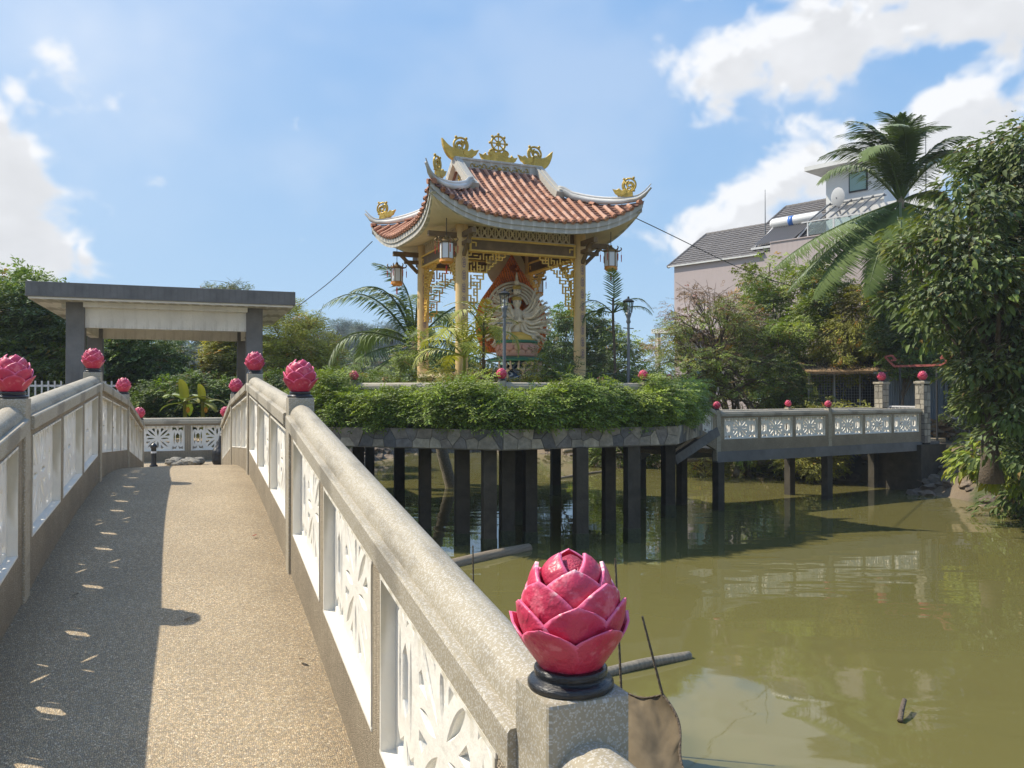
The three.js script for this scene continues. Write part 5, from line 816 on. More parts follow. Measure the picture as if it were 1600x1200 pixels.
{
  const stick = (px0, py0, px1, py1, d, lb) => tag(part('pole', tube([V(X(px0, d), H(py0, d), -d), V(X(px1, d), H(py1, d), -d)], [0.009, 0.012], 6), MT.bark), lb, 'pole');
  stick(739, 852, 740, 940, 11, 'thin dark pole standing in the water left of the big lotus');
  stick(961, 872, 972, 1120, 7.2, 'thin bamboo pole behind the right side of the big lotus');
  stick(1003, 962, 1036, 1090, 7.0, 'leaning bamboo pole holding the corner of the net');
  // sagging net between the poles
  const d0 = 7.1, N = thing('fishing_net', 'brown net bag slung between two thin bamboo poles in the water', 'net', [X(1010, d0), 0, -d0]);
  const c = [[968, 1076, 7.2], [1035, 1084, 7.0], [1078, 1205, 6.6], [940, 1205, 6.9]].map(([x, y, d]) => V(X(x, d), Math.max(0.01, H(y, d)), -d).sub(N.position));
  const ng = sheet(26, 26, (u, v) => { const p = c[0].clone().lerp(c[1], u).lerp(c[3].clone().lerp(c[2], u), v); p.y += 0.05 * Math.sin(u * Math.PI * 2) * Math.sin(v * 3) - 0.04 * Math.sin(u * Math.PI) * (1 - v) + 0.03 * (fbm(u * 5, v * 5, 0, 3, 1021) - 0.5); p.z += 0.22 * Math.sin(u * Math.PI) * v + 0.06 * (fbm(u * 6, v * 4, 0, 3, 1023) - 0.5); p.x += 0.05 * Math.sin(v * 5) * u; return p.toArray(); }, (u, v) => [u * 0.6, v * 0.7]);
  part('mesh_sheet', ng, phys({ map: tex(256, (u, v) => { const k = 0.55 + 0.9 * fbm(u * 5, v * 5, 5, 5, 1025, 0.6), g = (Math.sin(u * 400) * Math.sin(v * 400)) * 0.1; return [0.14 * k + g * 0.1, 0.105 * k + g * 0.1, 0.06 * k + g * 0.05]; }, { per: 0.7 }), roughness: 0.9, side: THREE.DoubleSide }), N);
  const rope = []; for (let i = 0; i <= 10; i++) { const p = c[1].clone().lerp(c[2], i / 10); p.x += 0.05 * Math.sin(i * 0.5); rope.push(p); } part('edge_rope', [tube(rope, 0.012, 6), tube([c[0], c[0].clone().lerp(c[1], 0.5).add(V(0, -0.04, 0.02)), c[1]], 0.008, 5)], MT.bark, N);
}
{ // litter on the deck
  const r = rng(1041), lf = sheet(3, 4, (u, v) => { const w = 0.016 * Math.sin(Math.PI * (0.08 + 0.9 * v)); return [(u - 0.5) * 2 * w, 0.004 + 0.006 * Math.abs(u - 0.5) + 0.01 * v * v, 0.06 * v]; }), L = ['small red brown leaf lying on the deck by the second right-hand post', 'dry curled leaf lying in the sun in the middle of the deck', 'dry leaf lying in the balustrade shade on the left of the deck', 'tiny dry leaf lying on the sunny deck near the crown of the arch', 'dry leaf lying against the right-hand kerb in the foreground'];
  [[0.52, 4.6], [0.1, 3.1], [-0.45, 3.6], [0.2, 7.2], [0.58, 2.5]].forEach(([x, t], i) => { const p = bridgeAt(x, t), m = tag(part('fallen_leaf', lf, std({ color: [C(0.25, 0.06, 0.03), C(0.22, 0.14, 0.06), C(0.2, 0.15, 0.08), C(0.24, 0.15, 0.05), C(0.16, 0.1, 0.05)][i], roughness: 0.8, side: THREE.DoubleSide })), L[i], 'leaf'); m.position.set(p.x, deckY(t) + 0.004, p.z); m.rotation.y = r() * 6; m.scale.setScalar(0.7); });
}
// overhead cables
for (const [a, b, sag, lb] of [[V(-6.6, 5.72, -25.6), V(-3.9, 7.3, -23.2), 0.1, 'thin overhead cable running from the shelter roof to the pavilion'], [V(3.0, 7.3, -20.1), V(14, 7.3, -36), 0.35, 'thin overhead cable running from the pavilion to the mauve house']]) { const m = a.clone().lerp(b, 0.5); m.y -= sag; tag(part('overhead_cable', tube([a, m, b], 0.012, 5, 20), MT.cable), lb, 'cable'); }
// driftwood, rocks and rubbish along the far bank
{
  const r = rng(1031), g = new THREE.IcosahedronGeometry(0.16, 1), q = g.attributes.position; for (let k = 0; k < q.count; k++) { const m = 0.7 + 0.6 * hash2(Math.round(q.getX(k) * 90), Math.round(q.getY(k) * 90 + q.getZ(k) * 40), 7); q.setXYZ(k, q.getX(k) * m * 1.2, q.getY(k) * m * 0.6, q.getZ(k) * m); } g.computeVertexNormals();
  const spots = []; for (let i = 0; i < 6000 && spots.length < 520; i++) { const x = -7 + r() * 28, d = 18 + r() * 27, s = pondDist(x, d); if (s > -0.7 && s < 1.0 && d > 19) spots.push([x, d, s]); }
  const im = new THREE.InstancedMesh(g, std({ map: grain(256, 0.5, [0.14, 0.115, 0.09], 0.6, 1033, 5, 6), roughness: 1 }), spots.length), o = new THREE.Object3D(); im.name = 'bank_rubble';
  spots.forEach(([x, d], i) => { o.position.set(x, groundY(x, d) + 0.03, -d); o.rotation.set(r() * 0.6, r() * 6, r() * 0.6); const s = 0.5 + r() * r() * 2.4; o.scale.set(s, s, s); o.updateMatrix(); im.setMatrixAt(i, o.matrix); const k = 0.6 + r() * 0.9; im.setColorAt(i, new THREE.Color(k, k * 0.95, k * 0.88)); });
  scene.add(im); tag(im, 'dark stones and rubble lying along the muddy far bank', 'rubble', null, 'stuff');
  const L = [[1062, 1115, 716, 719, 0.13, 'pale driftwood trunk under the ramp of the side bridge'], [1180, 1262, 722, 716, 0.10, 'grey driftwood trunk on the bank left of the middle pile'], [1300, 1385, 730, 722, 0.12, 'mossy driftwood trunk on the bank before the abutment'], [880, 960, 704, 700, 0.1, 'dark driftwood trunk behind the island piles'], [955, 1035, 712, 706, 0.09, 'driftwood trunk on the bank right behind the island'], [1145, 1163, 748, 715, 0.12, 'tilted broken slab on the waterline behind the side bridge'], [1275, 1300, 748, 730, 0.12, 'cut stump root at the waterline behind the side bridge']];
  for (const [x0, x1, y0, y1, rr, lb] of L) { const d = x0 > 1050 ? 30.5 : 36; log([X(x0, d), Math.max(0.1, H(y0, d)), -d + 0.4], [X(x1, d), Math.max(0.12, H(y1, d)), -d - 0.5], rr, lb, MT.drift, 'driftwood', 'driftwood'); }
}

// ---------------------------------------------------------------- vegetation
const UP = V(0, 1, 0);
function leafGeo(l, w, fold = 0.12, droop = 0.1) {
  const P = [[0, 0, 0], [-w * 0.42, w * fold, l * 0.3], [0, -l * droop * 0.15, l * 0.32], [w * 0.42, w * fold, l * 0.3], [-w * 0.4, w * fold - l * droop * 0.4, l * 0.66], [0, -l * droop * 0.5, l * 0.68], [w * 0.4, w * fold - l * droop * 0.4, l * 0.66], [0, -l * droop, l]];
  const I = [0, 2, 1, 0, 3, 2, 1, 2, 5, 1, 5, 4, 2, 3, 6, 2, 6, 5, 4, 5, 7, 5, 6, 7], g = new THREE.BufferGeometry();
  g.setAttribute('position', new THREE.Float32BufferAttribute(P.flat(), 3)); g.setIndex(I); g.computeVertexNormals(); return flat(g);
}
function leafLite(l, w) { const P = [[0, 0, 0], [-w / 2, w * 0.1, l * 0.42], [w / 2, w * 0.1, l * 0.42], [0, -l * 0.08, l]], g = new THREE.BufferGeometry(); g.setAttribute('position', new THREE.Float32BufferAttribute(P.flat(), 3)); g.setIndex([0, 2, 1, 1, 2, 3]); g.computeVertexNormals(); return flat(g); }
function spray(n, l, w, stem, seed, pinnate = false) {     // a twig with leaves, pointing along +z
  const r = rng(seed), L = [];
  for (let i = 0; i < n; i++) {
    const t = pinnate ? (Math.floor(i / 2) + 1) / (n / 2) : (i + 0.6) / n, side = i % 2 ? 1 : -1, g = leafLite(l * (0.75 + r() * 0.5), w * (0.8 + r() * 0.4));
    L.push(at(g, side * 0.01, (r() - 0.5) * l * 0.3 - t * t * stem * 0.15, t * stem, side * (pinnate ? 1.05 : 0.5 + r() * 0.9), (r() - 0.5) * 0.9, (r() - 0.5) * 1.2));
  }
  return mg(L);
}
function scatter(parent, name, geo, mat, list, tint) {     // list: [position, forward, scale]; tint(i, position) -> colour factors
  const im = new THREE.InstancedMesh(geo, mat, list.length), m = new THREE.Matrix4(), up = V(0, 0, 0), r = rng(list.length + 17), x = V(0, 0, 0), y = V(0, 0, 0), c = new THREE.Color();
  list.forEach(([p, f, s], i) => { up.set((r() - 0.5) * 1.1, 1, (r() - 0.5) * 1.1); x.crossVectors(up, f).normalize(); y.crossVectors(f, x).normalize(); m.makeBasis(x.clone().multiplyScalar(s), y.clone().multiplyScalar(s), f.clone().multiplyScalar(s)).setPosition(p); im.setMatrixAt(i, m); const t = tint(i, p); im.setColorAt(i, c.setRGB(t[0], t[1], t[2])); });
  im.name = name; im.castShadow = im.receiveShadow = true; parent.add(im); tag(im, null, null, null, 'stuff'); return im;
}
function clumpsIn(blobs, n, r) {                           // clump centres towards the outside of a union of ellipsoids
  const w = blobs.map((b) => b[3] * b[4] * b[5] + 0.02), tot = w.reduce((a, b) => a + b, 0), out = [];
  for (let i = 0; i < n; i++) { let q = r() * tot, k = 0; while (k < blobs.length - 1 && (q -= w[k]) > 0) k++; const b = blobs[k], d = V(r() * 2 - 1, r() * 2 - 1, r() * 2 - 1); if (d.length() > 1 || d.length() < 0.1) { i--; continue; } d.normalize(); const s = 0.5 + 0.5 * Math.pow(r(), 0.55); out.push({ p: V(b[0] + d.x * b[3] * s, b[1] + d.y * b[4] * s, b[2] + d.z * b[5] * s), d, b }); }
  return out;
}
const LEAF = {
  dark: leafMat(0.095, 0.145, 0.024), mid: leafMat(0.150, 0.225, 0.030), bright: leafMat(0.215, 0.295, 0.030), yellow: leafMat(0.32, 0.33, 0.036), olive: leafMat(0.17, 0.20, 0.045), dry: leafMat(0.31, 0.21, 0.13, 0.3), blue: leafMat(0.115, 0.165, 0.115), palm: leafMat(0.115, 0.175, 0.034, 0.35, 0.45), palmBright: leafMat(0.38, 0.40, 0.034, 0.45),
};
for (const k of Object.keys(LEAF)) LEAF[k].roughness = 0.82;
const GEO = { big: leafGeo(0.2, 0.085, 0.2, 0.25), spray: spray(9, 0.13, 0.055, 0.26, 1101), fine: spray(12, 0.07, 0.028, 0.22, 1103), pinn: spray(14, 0.075, 0.03, 0.26, 1105, true), needle: spray(12, 0.16, 0.012, 0.16, 1107), bamboo: spray(9, 0.2, 0.026, 0.3, 1109), far: spray(8, 0.26, 0.14, 0.4, 1111) };
// trunk, limbs and a crown of leaves; blobs = ellipsoids [dx, height, dz, rx, ry, rz] about the foot
function broadTree(o) {
  const { name = 'tree', label, cat = 'tree', group, x, d, y = groundY(x, d), blobs, clumps = 60, per = 60, cr = 0.55, geo = GEO.spray, mat = LEAF.mid, size = 1, seed = 1, trunkR = 0.12, trunk = null, limbs = 16, spread = 0.3, tintTo = [1.35, 1.15, 0.7], droop = 0.25, bark = MT.bark, bare = 0, twig = 0.018 } = o;
  const r = rng(seed * 7919 + 13), t = thing(name, label, cat, [x, y - 0.06, -d], 0, group), cl = clumpsIn(blobs, clumps, r), top = blobs.reduce((a, b) => V(a.x + b[0] / blobs.length, a.y + (b[1] - b[4] * 0.35) / blobs.length, a.z + b[2] / blobs.length), V(0, 0, 0));
  const path = trunk ? trunk.map((p) => V(...p)) : [V(0, -0.2, 0), V(top.x * 0.2 + (r() - 0.5) * 0.2, top.y * 0.4, top.z * 0.2), V(top.x * 0.6, top.y * 0.75, top.z * 0.6), V(top.x, top.y * 1.05, top.z)];
  const curve = new THREE.CatmullRomCurve3(path);
  if (trunkR > 0) {
    part('trunk', tube(path, (q) => trunkR * (q < 0.08 ? 1.35 - q * 4 : 1.03 - 0.72 * q), 9, 14), bark, t);
    const L = []; for (let i = 0; i < Math.min(limbs, cl.length); i++) { const c = cl[Math.floor(i * cl.length / limbs)], q = 0.35 + r() * 0.62, a = curve.getPoint(q), b = c.p, m = a.clone().lerp(b, 0.5).add(V((r() - 0.5) * spread, 0.12 * a.distanceTo(b), (r() - 0.5) * spread)); L.push(tube([a, m, b], [trunkR * (0.55 - 0.35 * q), twig], 6, 6)); const m2 = m.clone().lerp(b, 0.4); for (let k = 0; k < (bare ? 4 : 1); k++) L.push(tube([m2, m2.clone().lerp(b, 0.5).add(V((r() - 0.5) * 0.8, (r() - 0.2) * 0.6, (r() - 0.5) * 0.8)), b.clone().add(V((r() - 0.5) * 1.4, (r() - 0.3) * 0.9, (r() - 0.5) * 1.4))], [twig * 1.1, 0.005], 4, 4)); }
    if (L.length) part('limbs', L, bark, t);
  }
  const list = [], tone = [];
  for (const c of cl) {
    const k = 0.62 + r() * 0.75, warm = r(), rad = cr * (0.6 + r() * 0.7);
    for (let i = 0; i < per; i++) { const q = V(r() * 2 - 1, r() * 2 - 1, r() * 2 - 1); if (q.length() > 1) { i--; continue; } const sc = Math.pow(q.length(), -0.25) * rad; const p = V(c.p.x + q.x * sc, c.p.y + q.y * sc * 0.72, c.p.z + q.z * sc), f = V(q.x + c.d.x * 0.5 + (r() - 0.5) * 0.8, q.y * 0.5 - droop - r() * 0.3 + 0.25, q.z + c.d.z * 0.5 + (r() - 0.5) * 0.8).normalize(); list.push([p, f, size * (0.5 + r() * 0.9)]); const v = k * (0.75 + r() * 0.5), wv = Math.max(0, warm - 0.55) * 1.6 + (r() < 0.06 ? 0.9 : 0); if (r() < 0.03) tone.push([v * 1.9, v * 0.8, v * 0.7]); else tone.push([v * lerp(1, tintTo[0], wv), v * lerp(1, tintTo[1], wv), v * lerp(1, tintTo[2], wv)]); }
  }
  scatter(t, 'foliage', geo, mat, list, (i) => tone[i]); t.userData.clumps = undefined; delete t.userData.clumps;
  return t;
}
// feather palm: fronds are meshes of their own
function frondGeo(L, n, lw, arch, seed, ll = 0.55, hang = 0.5) {
  const r = rng(seed), pts = []; for (let i = 0; i <= 8; i++) { const t = i / 8; pts.push(V(0, L * (0.55 * Math.sin(t * arch) / arch * 1.6 - 0.35 * t * t * arch), L * (t - 0.12 * t * t * arch))); }
  const curve = new THREE.CatmullRomCurve3(pts), out = [tube(pts, [0.035 * L / 3 + 0.004, 0.004], 5, 10)];
  for (let i = 0; i < n; i++) for (const s of [-1, 1]) {
    const t = 0.12 + 0.87 * (i + r() * 0.6) / n, p = curve.getPoint(Math.min(1, t)), tg = curve.getTangent(Math.min(1, t)), len = L * ll * 0.42 * Math.sin(Math.PI * (0.2 + 0.75 * t)) * (0.85 + r() * 0.3), side = V(s, 0, 0).multiplyScalar(0.86).add(tg.clone().multiplyScalar(0.5 + 0.4 * t)).normalize(), dn = hang * (0.6 + r() * 0.8);
    const a = p, b = p.clone().add(side.clone().multiplyScalar(len * 0.5)).add(V(0, -dn * len * 0.14, 0)), c = p.clone().add(side.clone().multiplyScalar(len * 0.9)).add(V(0, -dn * len * 0.55, 0)), w = tg.clone().multiplyScalar(lw / 2), lift = V(0, 0.25 * lw, 0);
    const P = [a.clone().sub(w).add(lift), a.clone().add(w).sub(lift), b.clone().sub(w).add(lift), b.clone().add(w).sub(lift), c], g = new THREE.BufferGeometry(); g.setAttribute('position', new THREE.Float32BufferAttribute(P.flatMap((q) => q.toArray()), 3)); g.setIndex([0, 1, 2, 1, 3, 2, 2, 3, 4]); g.computeVertexNormals(); out.push(g);
  }
  return mg(out);
}
function palm({ name = 'coconut_palm', label, cat = 'palm tree', group, x, d, y = groundY(x, d), trunk, r0 = 0.16, r1 = 0.11, L = 3.2, n = 16, seed = 1, mat = LEAF.palm, lw = 0.07, elev = null, leaflets = 44, ll = 0.55, nuts = 0, dirs = null, arch = 1.25, bark = MT.barkPale, hang = 0.5 }) {
  const r = rng(seed * 331 + 5), t = thing(name, label, cat, [x, y, -d], 0, group), pts = trunk.map((p) => V(...p)), top = pts[pts.length - 1];
  part('trunk', tube(pts, (q) => lerp(r0, r1, q) * (q < 0.06 ? 1.3 - q * 5 : 1) * (1 + 0.035 * Math.sin(q * 170)), 10, 44), bark, t);
  part('crownshaft', at(lathe([[r1 * 0.95, -0.3], [r1 * 1.02, 0], [r1 * 0.8, 0.2], [0.02, 0.45]], 10), top.x, top.y, top.z), bark, t);
  const G = [0, 1, 2].map((i) => frondGeo(L * (0.9 + 0.1 * i), leaflets, lw, arch + 0.22 * i, seed * 10 + i, ll, hang));
  const GD = frondGeo(L, leaflets, lw, arch * 0.5, seed * 10 + 7, ll * 1.05, hang * 1.3), D = dirs || Array.from({ length: n }, (_, i) => [i * 2.39996 + (r() - 0.5) * 0.4, (elev ? lerp(elev[0], elev[1], i / n) : lerp(1.25, -0.75, i / n)) + (r() - 0.5) * 0.15, 0.85 + r() * 0.3]);
  D.forEach(([a, e, s], i) => { const m = part('frond', e < -0.35 ? GD : G[i % 3], mat, t); m.position.copy(top).add(V(0, 0.1, 0)); m.rotation.set(-e + 0.45, a, 0, 'YXZ'); m.rotateZ((r() - 0.5) * 0.5); m.scale.setScalar(s); });
  for (let i = 0; i < nuts; i++) { const a = r() * 6.28; part('coconut', at(new THREE.SphereGeometry(0.13, 10, 8).scale(1, 1.2, 1), top.x + Math.cos(a) * 0.25, top.y - 0.2 - r() * 0.25, top.z + Math.sin(a) * 0.25), LEAF.olive, t); }
  return t;
}

// hedge in the planter: one row per side of the octagon
{
  const L = { '-2': 'leafy hedge on the far left side of the island planter behind the big bridge lotus', '-1': 'bright leafy hedge on the front left side of the island planter', 0: 'leafy hedge on the front right side of the island planter', 1: 'dense shaded hedge on the right side of the island planter by the side bridge' };
  for (const k of [-2, -1, 0, 1]) {
    const [ax, az] = VERT(4.86, k), [bx2, bz] = VERT(4.86, k + 1), r = rng(1201 + k * 7), c = V((ax + bx2) / 2, 2.32, (az + bz) / 2), t = thing('hedge', L[k], 'hedge', c.toArray(), 0, 'hedges of the island planter'), list = [], tone = [], stems = [];
    const len = Math.hypot(bx2 - ax, bz - az), nx = -(bz - az) / len, nz = (bx2 - ax) / len, out = V(c.x - IC.x, 0, c.z - IC.z).normalize();
    for (let q = 0; q < 46; q++) {
      const u = (q + r()) / 46, hgt = 0.42 + 0.75 * Math.pow(fbm(u * 5 + k * 11, 0.3, 0, 3, 1211), 1.3) + r() * 0.14, p = V(lerp(ax, bx2, u), 0, lerp(az, bz, u)).add(out.clone().multiplyScalar((r() - 0.5) * 0.5)).sub(V(c.x, 0, c.z));
      stems.push(tube([V(p.x, 0, p.z), V(p.x + (r() - 0.5) * 0.2, hgt * 0.5, p.z + (r() - 0.5) * 0.2), V(p.x + (r() - 0.5) * 0.3, hgt, p.z + (r() - 0.5) * 0.3)], [0.016, 0.006], 5, 4));
      for (let b = 0; b < 7; b++) { const hh = Math.max(0.13, hgt * (0.28 + 0.8 * r())), cc = V(p.x + (r() - 0.5) * 0.34, hh, p.z + (r() - 0.5) * 0.34).add(out.clone().multiplyScalar(r() * 0.06)), kk = 0.6 + 0.7 * r(), wm = r(); for (let i = 0; i < 22; i++) { const e = V(r() * 2 - 1, (r() * 2 - 1) * 0.75, r() * 2 - 1).multiplyScalar(0.19); list.push([cc.clone().add(e), V(e.x * 5 + out.x * 0.4 + r() - 0.5, e.y * 3 - 0.1, e.z * 5 + out.z * 0.4 + r() - 0.5).normalize(), 0.55 + r() * 0.45]); const v = kk * (0.75 + 0.5 * r()); tone.push([v * (1.1 + 1.3 * wm * (hh / hgt)), v * (1.12 + 0.9 * wm * hh / hgt), v * 0.85]); } }
    }
    part('stems', stems, MT.bark, t); scatter(t, 'foliage', GEO.pinn, LEAF.mid, list, (i) => tone[i]);
  }
}
// the big tree at the right edge: large leaves, the nearest ones meshes of their own
{
  const d = 18.5, x = 10.65, t = broadTree({ name: 'broadleaf_tree', label: 'big dark tree with large leathery leaves filling the right edge above the water', x, d, y: 1.35, seed: 3, trunkR: 0.2, trunk: [[0, -0.2, 0], [-0.1, 1.4, 0.1], [0.1, 3, 0], [0.1, 5.2, 0]], limbs: 46, spread: 0.7, clumps: 340, per: 78, cr: 0.55, geo: GEO.big, mat: LEAF.dark, size: 1.0, tintTo: [1.8, 1.35, 0.7], droop: 0.4,
    blobs: [[-0.6, 5.6, 0.3, 1.35, 1.0, 1.4], [-0.9, 4.2, 0.4, 1.5, 1.1, 1.5], [0.1, 2.75, 0.5, 1.1, 1.0, 1.4], [0.6, 7.0, 0, 1.0, 0.75, 1.2], [1.6, 6.4, 0, 1.8, 1.6, 1.8], [1.5, 4.2, 0, 2.0, 1.9, 1.8], [-1.7, 4.9, 0.4, 0.6, 0.4, 0.7], [-1.6, 3.5, 0.4, 0.6, 0.4, 0.8], [1.2, 2.2, 0.3, 1.6, 1.1, 1.5], [0.2, 1.6, 0.7, 1.0, 0.7, 0.9], [0.1, 0.7, 0.8, 0.9, 0.6, 0.7], [-0.1, 2.3, 0.7, 1.0, 0.7, 0.9], [1.0, 0.9, 0.6, 1.0, 0.8, 0.8]] });
  const fol = t.children.find((c) => c.name === 'foliage'), m = new THREE.Matrix4(), p = V(0, 0, 0), q = new THREE.Quaternion(), s = V(1, 1, 1), near = [];
  for (let i = 0; i < fol.count; i++) { fol.getMatrixAt(i, m); p.setFromMatrixPosition(m); const w = p.clone().add(t.position); if (Math.abs((w.x / -w.z) * 1300) < 790) near.push([w.z - w.x * 0.35 + (hash2(i, 3, 9)) * 0.8, i]); }
  near.sort((a, b) => b[0] - a[0]);
  const ms = [LEAF.dark, LEAF.mid, LEAF.bright];
  near.slice(0, 290).forEach(([, i], k) => { fol.getMatrixAt(i, m); const lf = part('leaf', GEO.big, ms[k % 7 === 0 ? 2 : k % 3 === 0 ? 1 : 0], t); m.decompose(lf.position, lf.quaternion, lf.scale); lf.scale.multiplyScalar(1.08); lf.translateY(0.03); });
}
broadTree({ name: 'overhanging_shrub', label: 'sunlit shrub with long light green leaves hanging over the bank at right', cat: 'shrub', x: 11.9, d: 19.9, y: 0.75, seed: 5, trunkR: 0.05, limbs: 14, clumps: 34, per: 46, cr: 0.36, geo: GEO.big, mat: LEAF.bright, size: 1.05, tintTo: [1.6, 1.2, 0.8], droop: 0.5, blobs: [[-0.7, 0.75, 0.5, 0.75, 0.42, 0.7], [0.25, 0.5, 0.5, 0.8, 0.45, 0.7], [-0.3, 1.15, 0.2, 0.6, 0.3, 0.6]] });
broadTree({ name: 'bank_shrub', label: 'leafy shrub between the wood pile and the big tree trunk', cat: 'shrub', x: X(1525, 26.5), d: 26.5, seed: 55, trunkR: 0.04, limbs: 14, clumps: 60, per: 40, cr: 0.42, geo: GEO.spray, mat: LEAF.mid, blobs: [[0, 1.0, 0, 0.7, 0.9, 0.7], [0.5, 2.0, 0, 0.7, 0.8, 0.7], [1.2, 1.2, 0, 0.9, 1.0, 0.7]] });
broadTree({ name: 'bank_shrub', label: 'low dark shrub under the big tree at the right edge of the water', cat: 'shrub', x: 13.6, d: 20.6, seed: 6, trunkR: 0.05, limbs: 12, clumps: 50, per: 46, cr: 0.45, geo: GEO.big, mat: LEAF.dark, droop: 0.4, blobs: [[0, 0.9, 0, 1.6, 0.9, 1.0], [-0.6, 1.6, -0.2, 1.2, 0.6, 0.9]] });
// coconut palm at the right
palm({ label: 'tall coconut palm with ragged upright fronds in front of the mauve house', x: X(1408, 29.5), d: 29.5, trunk: [[0.1, -0.2, 0], [-0.1, 2.5, 0], [-0.15, 5.2, 0], [0, 8.3, 0]], r0: 0.18, r1: 0.15, L: 4.15, seed: 2, nuts: 5, leaflets: 76, lw: 0.065, hang: 0.75,
  dirs: [[-1.4, 1.1, 1.05], [-1.1, 1.55, 0.95], [-1.6, 1.35, 0.9], [0.9, 1.65, 0.95], [1.4, 1.35, 0.9], [-2.4, 1.5, 0.9], [2.3, 1.5, 0.95], [1.7, 0.9, 0.9], [0.2, 1.45, 0.8], [2.8, 1.1, 0.9], [-1.3, -0.6, 1.2], [-1.0, -0.85, 1.2], [-1.6, -0.8, 1.1], [-1.2, -0.75, 1.0], [-0.9, -1.0, 1.05], [1.2, -0.85, 0.95], [1.7, -0.45, 0.9], [-2.3, -0.6, 0.85], [0.5, -1.0, 0.9], [-1.5, -0.95, 1.0], [-0.5, 1.2, 0.9], [0.4, 1.45, 0.9], [-1.7, 1.15, 0.85], [1.9, 0.95, 0.9], [-2.9, 1.1, 0.85], [0.9, -1.05, 0.9], [-0.4, -0.8, 0.95], [2.0, 0.2, 0.85], [-1.9, 0.95, 0.95], [-0.8, 0.8, 0.9], [1.1, 0.95, 0.9], [-1.4, 0.5, 0.95], [0.5, 0.6, 0.8], [-0.2, 1.7, 0.95], [-2.8, 1.6, 0.9], [1.6, 1.6, 0.85]] });
// palm behind the pavilion
palm({ label: 'coconut palm with long drooping fronds behind the left side of the pavilion', x: X(712, 27), d: 27, trunk: [[0.1, 0, 0], [-0.4, 1.9, 0], [-0.95, 4.0, 0], [-1.35, 5.4, 0]], r0: 0.2, r1: 0.15, L: 3.6, seed: 4, leaflets: 52, lw: 0.06, hang: 0.9, dirs: [[-1.5, 1.3, 1.05], [-1.3, 0.75, 1.05], [-1.6, 0.15, 1], [-1.0, -0.3, 0.95], [-1.9, 1.0, 1], [1.5, 1.3, 0.9], [1.4, 0.6, 1], [1.2, -0.4, 0.95], [0.2, 1.0, 0.8], [0.3, 0.2, 0.8], [-0.4, -0.6, 0.9], [2.7, 0.7, 0.9], [-2.6, 0.8, 0.9], [2.4, 0, 0.9], [-2.2, 0.3, 0.9], [0.7, -0.7, 0.9], [1.8, -0.5, 0.9], [-1.9, 1.2, 0.8]] });
// young palms on the island
palm({ name: 'young_palm', label: 'yellow green young palm beside the front left pavilion column', cat: 'young palm', x: X(722, 17.9), d: 17.9, y: 2.3, trunk: [[0, 0, 0], [0.02, 0.7, 0], [0.05, 1.45, 0]], r0: 0.05, r1: 0.035, L: 1.4, n: 13, seed: 6, mat: LEAF.palmBright, lw: 0.04, leaflets: 15, elev: [1.3, -0.2], ll: 0.75, bark: LEAF.yellow });
palm({ name: 'young_palm', label: 'bushy young palm with two brown stems left of the dark lamp post', cat: 'young palm', x: X(757, 18.2), d: 18.2, y: 2.3, trunk: [[0, 0, 0], [-0.02, 0.9, 0], [-0.02, 1.95, 0]], r0: 0.03, r1: 0.03, L: 1.15, n: 13, seed: 8, mat: LEAF.yellow, lw: 0.035, leaflets: 16, elev: [1.3, -0.3], ll: 0.75, bark: MT.bark });
palm({ name: 'young_palm', label: 'slim young palm with upright spear leaf right of the pavilion', cat: 'young palm', x: X(960, 19), d: 19, y: 2.3, trunk: [[0.05, 0, 0], [0.02, 1.2, 0], [-0.03, 2.5, 0]], r0: 0.035, r1: 0.03, L: 1.05, n: 9, seed: 9, mat: LEAF.palm, lw: 0.035, leaflets: 20, ll: 0.65, bark: MT.bark, dirs: [[-0.3, 1.5, 1.25], [-1.5, 0.5, 0.9], [1.5, 0.55, 1.0], [1.2, 0.1, 1.1], [-1.9, 0.0, 0.9], [0.3, 0.4, 0.8], [2.6, 0.5, 0.8], [-2.8, 0.3, 0.8]] });
palm({ name: 'young_palm', label: 'low arching palm in front of the right-hand pavilion column', cat: 'young palm', x: X(915, 19.2), d: 19.2, y: 2.3, trunk: [[0, 0, 0], [0, 0.25, 0], [0, 0.5, 0]], r0: 0.06, r1: 0.05, L: 1.35, n: 11, seed: 12, mat: LEAF.palm, lw: 0.035, leaflets: 22, elev: [1.2, 0.0], ll: 0.6, bark: MT.bark });
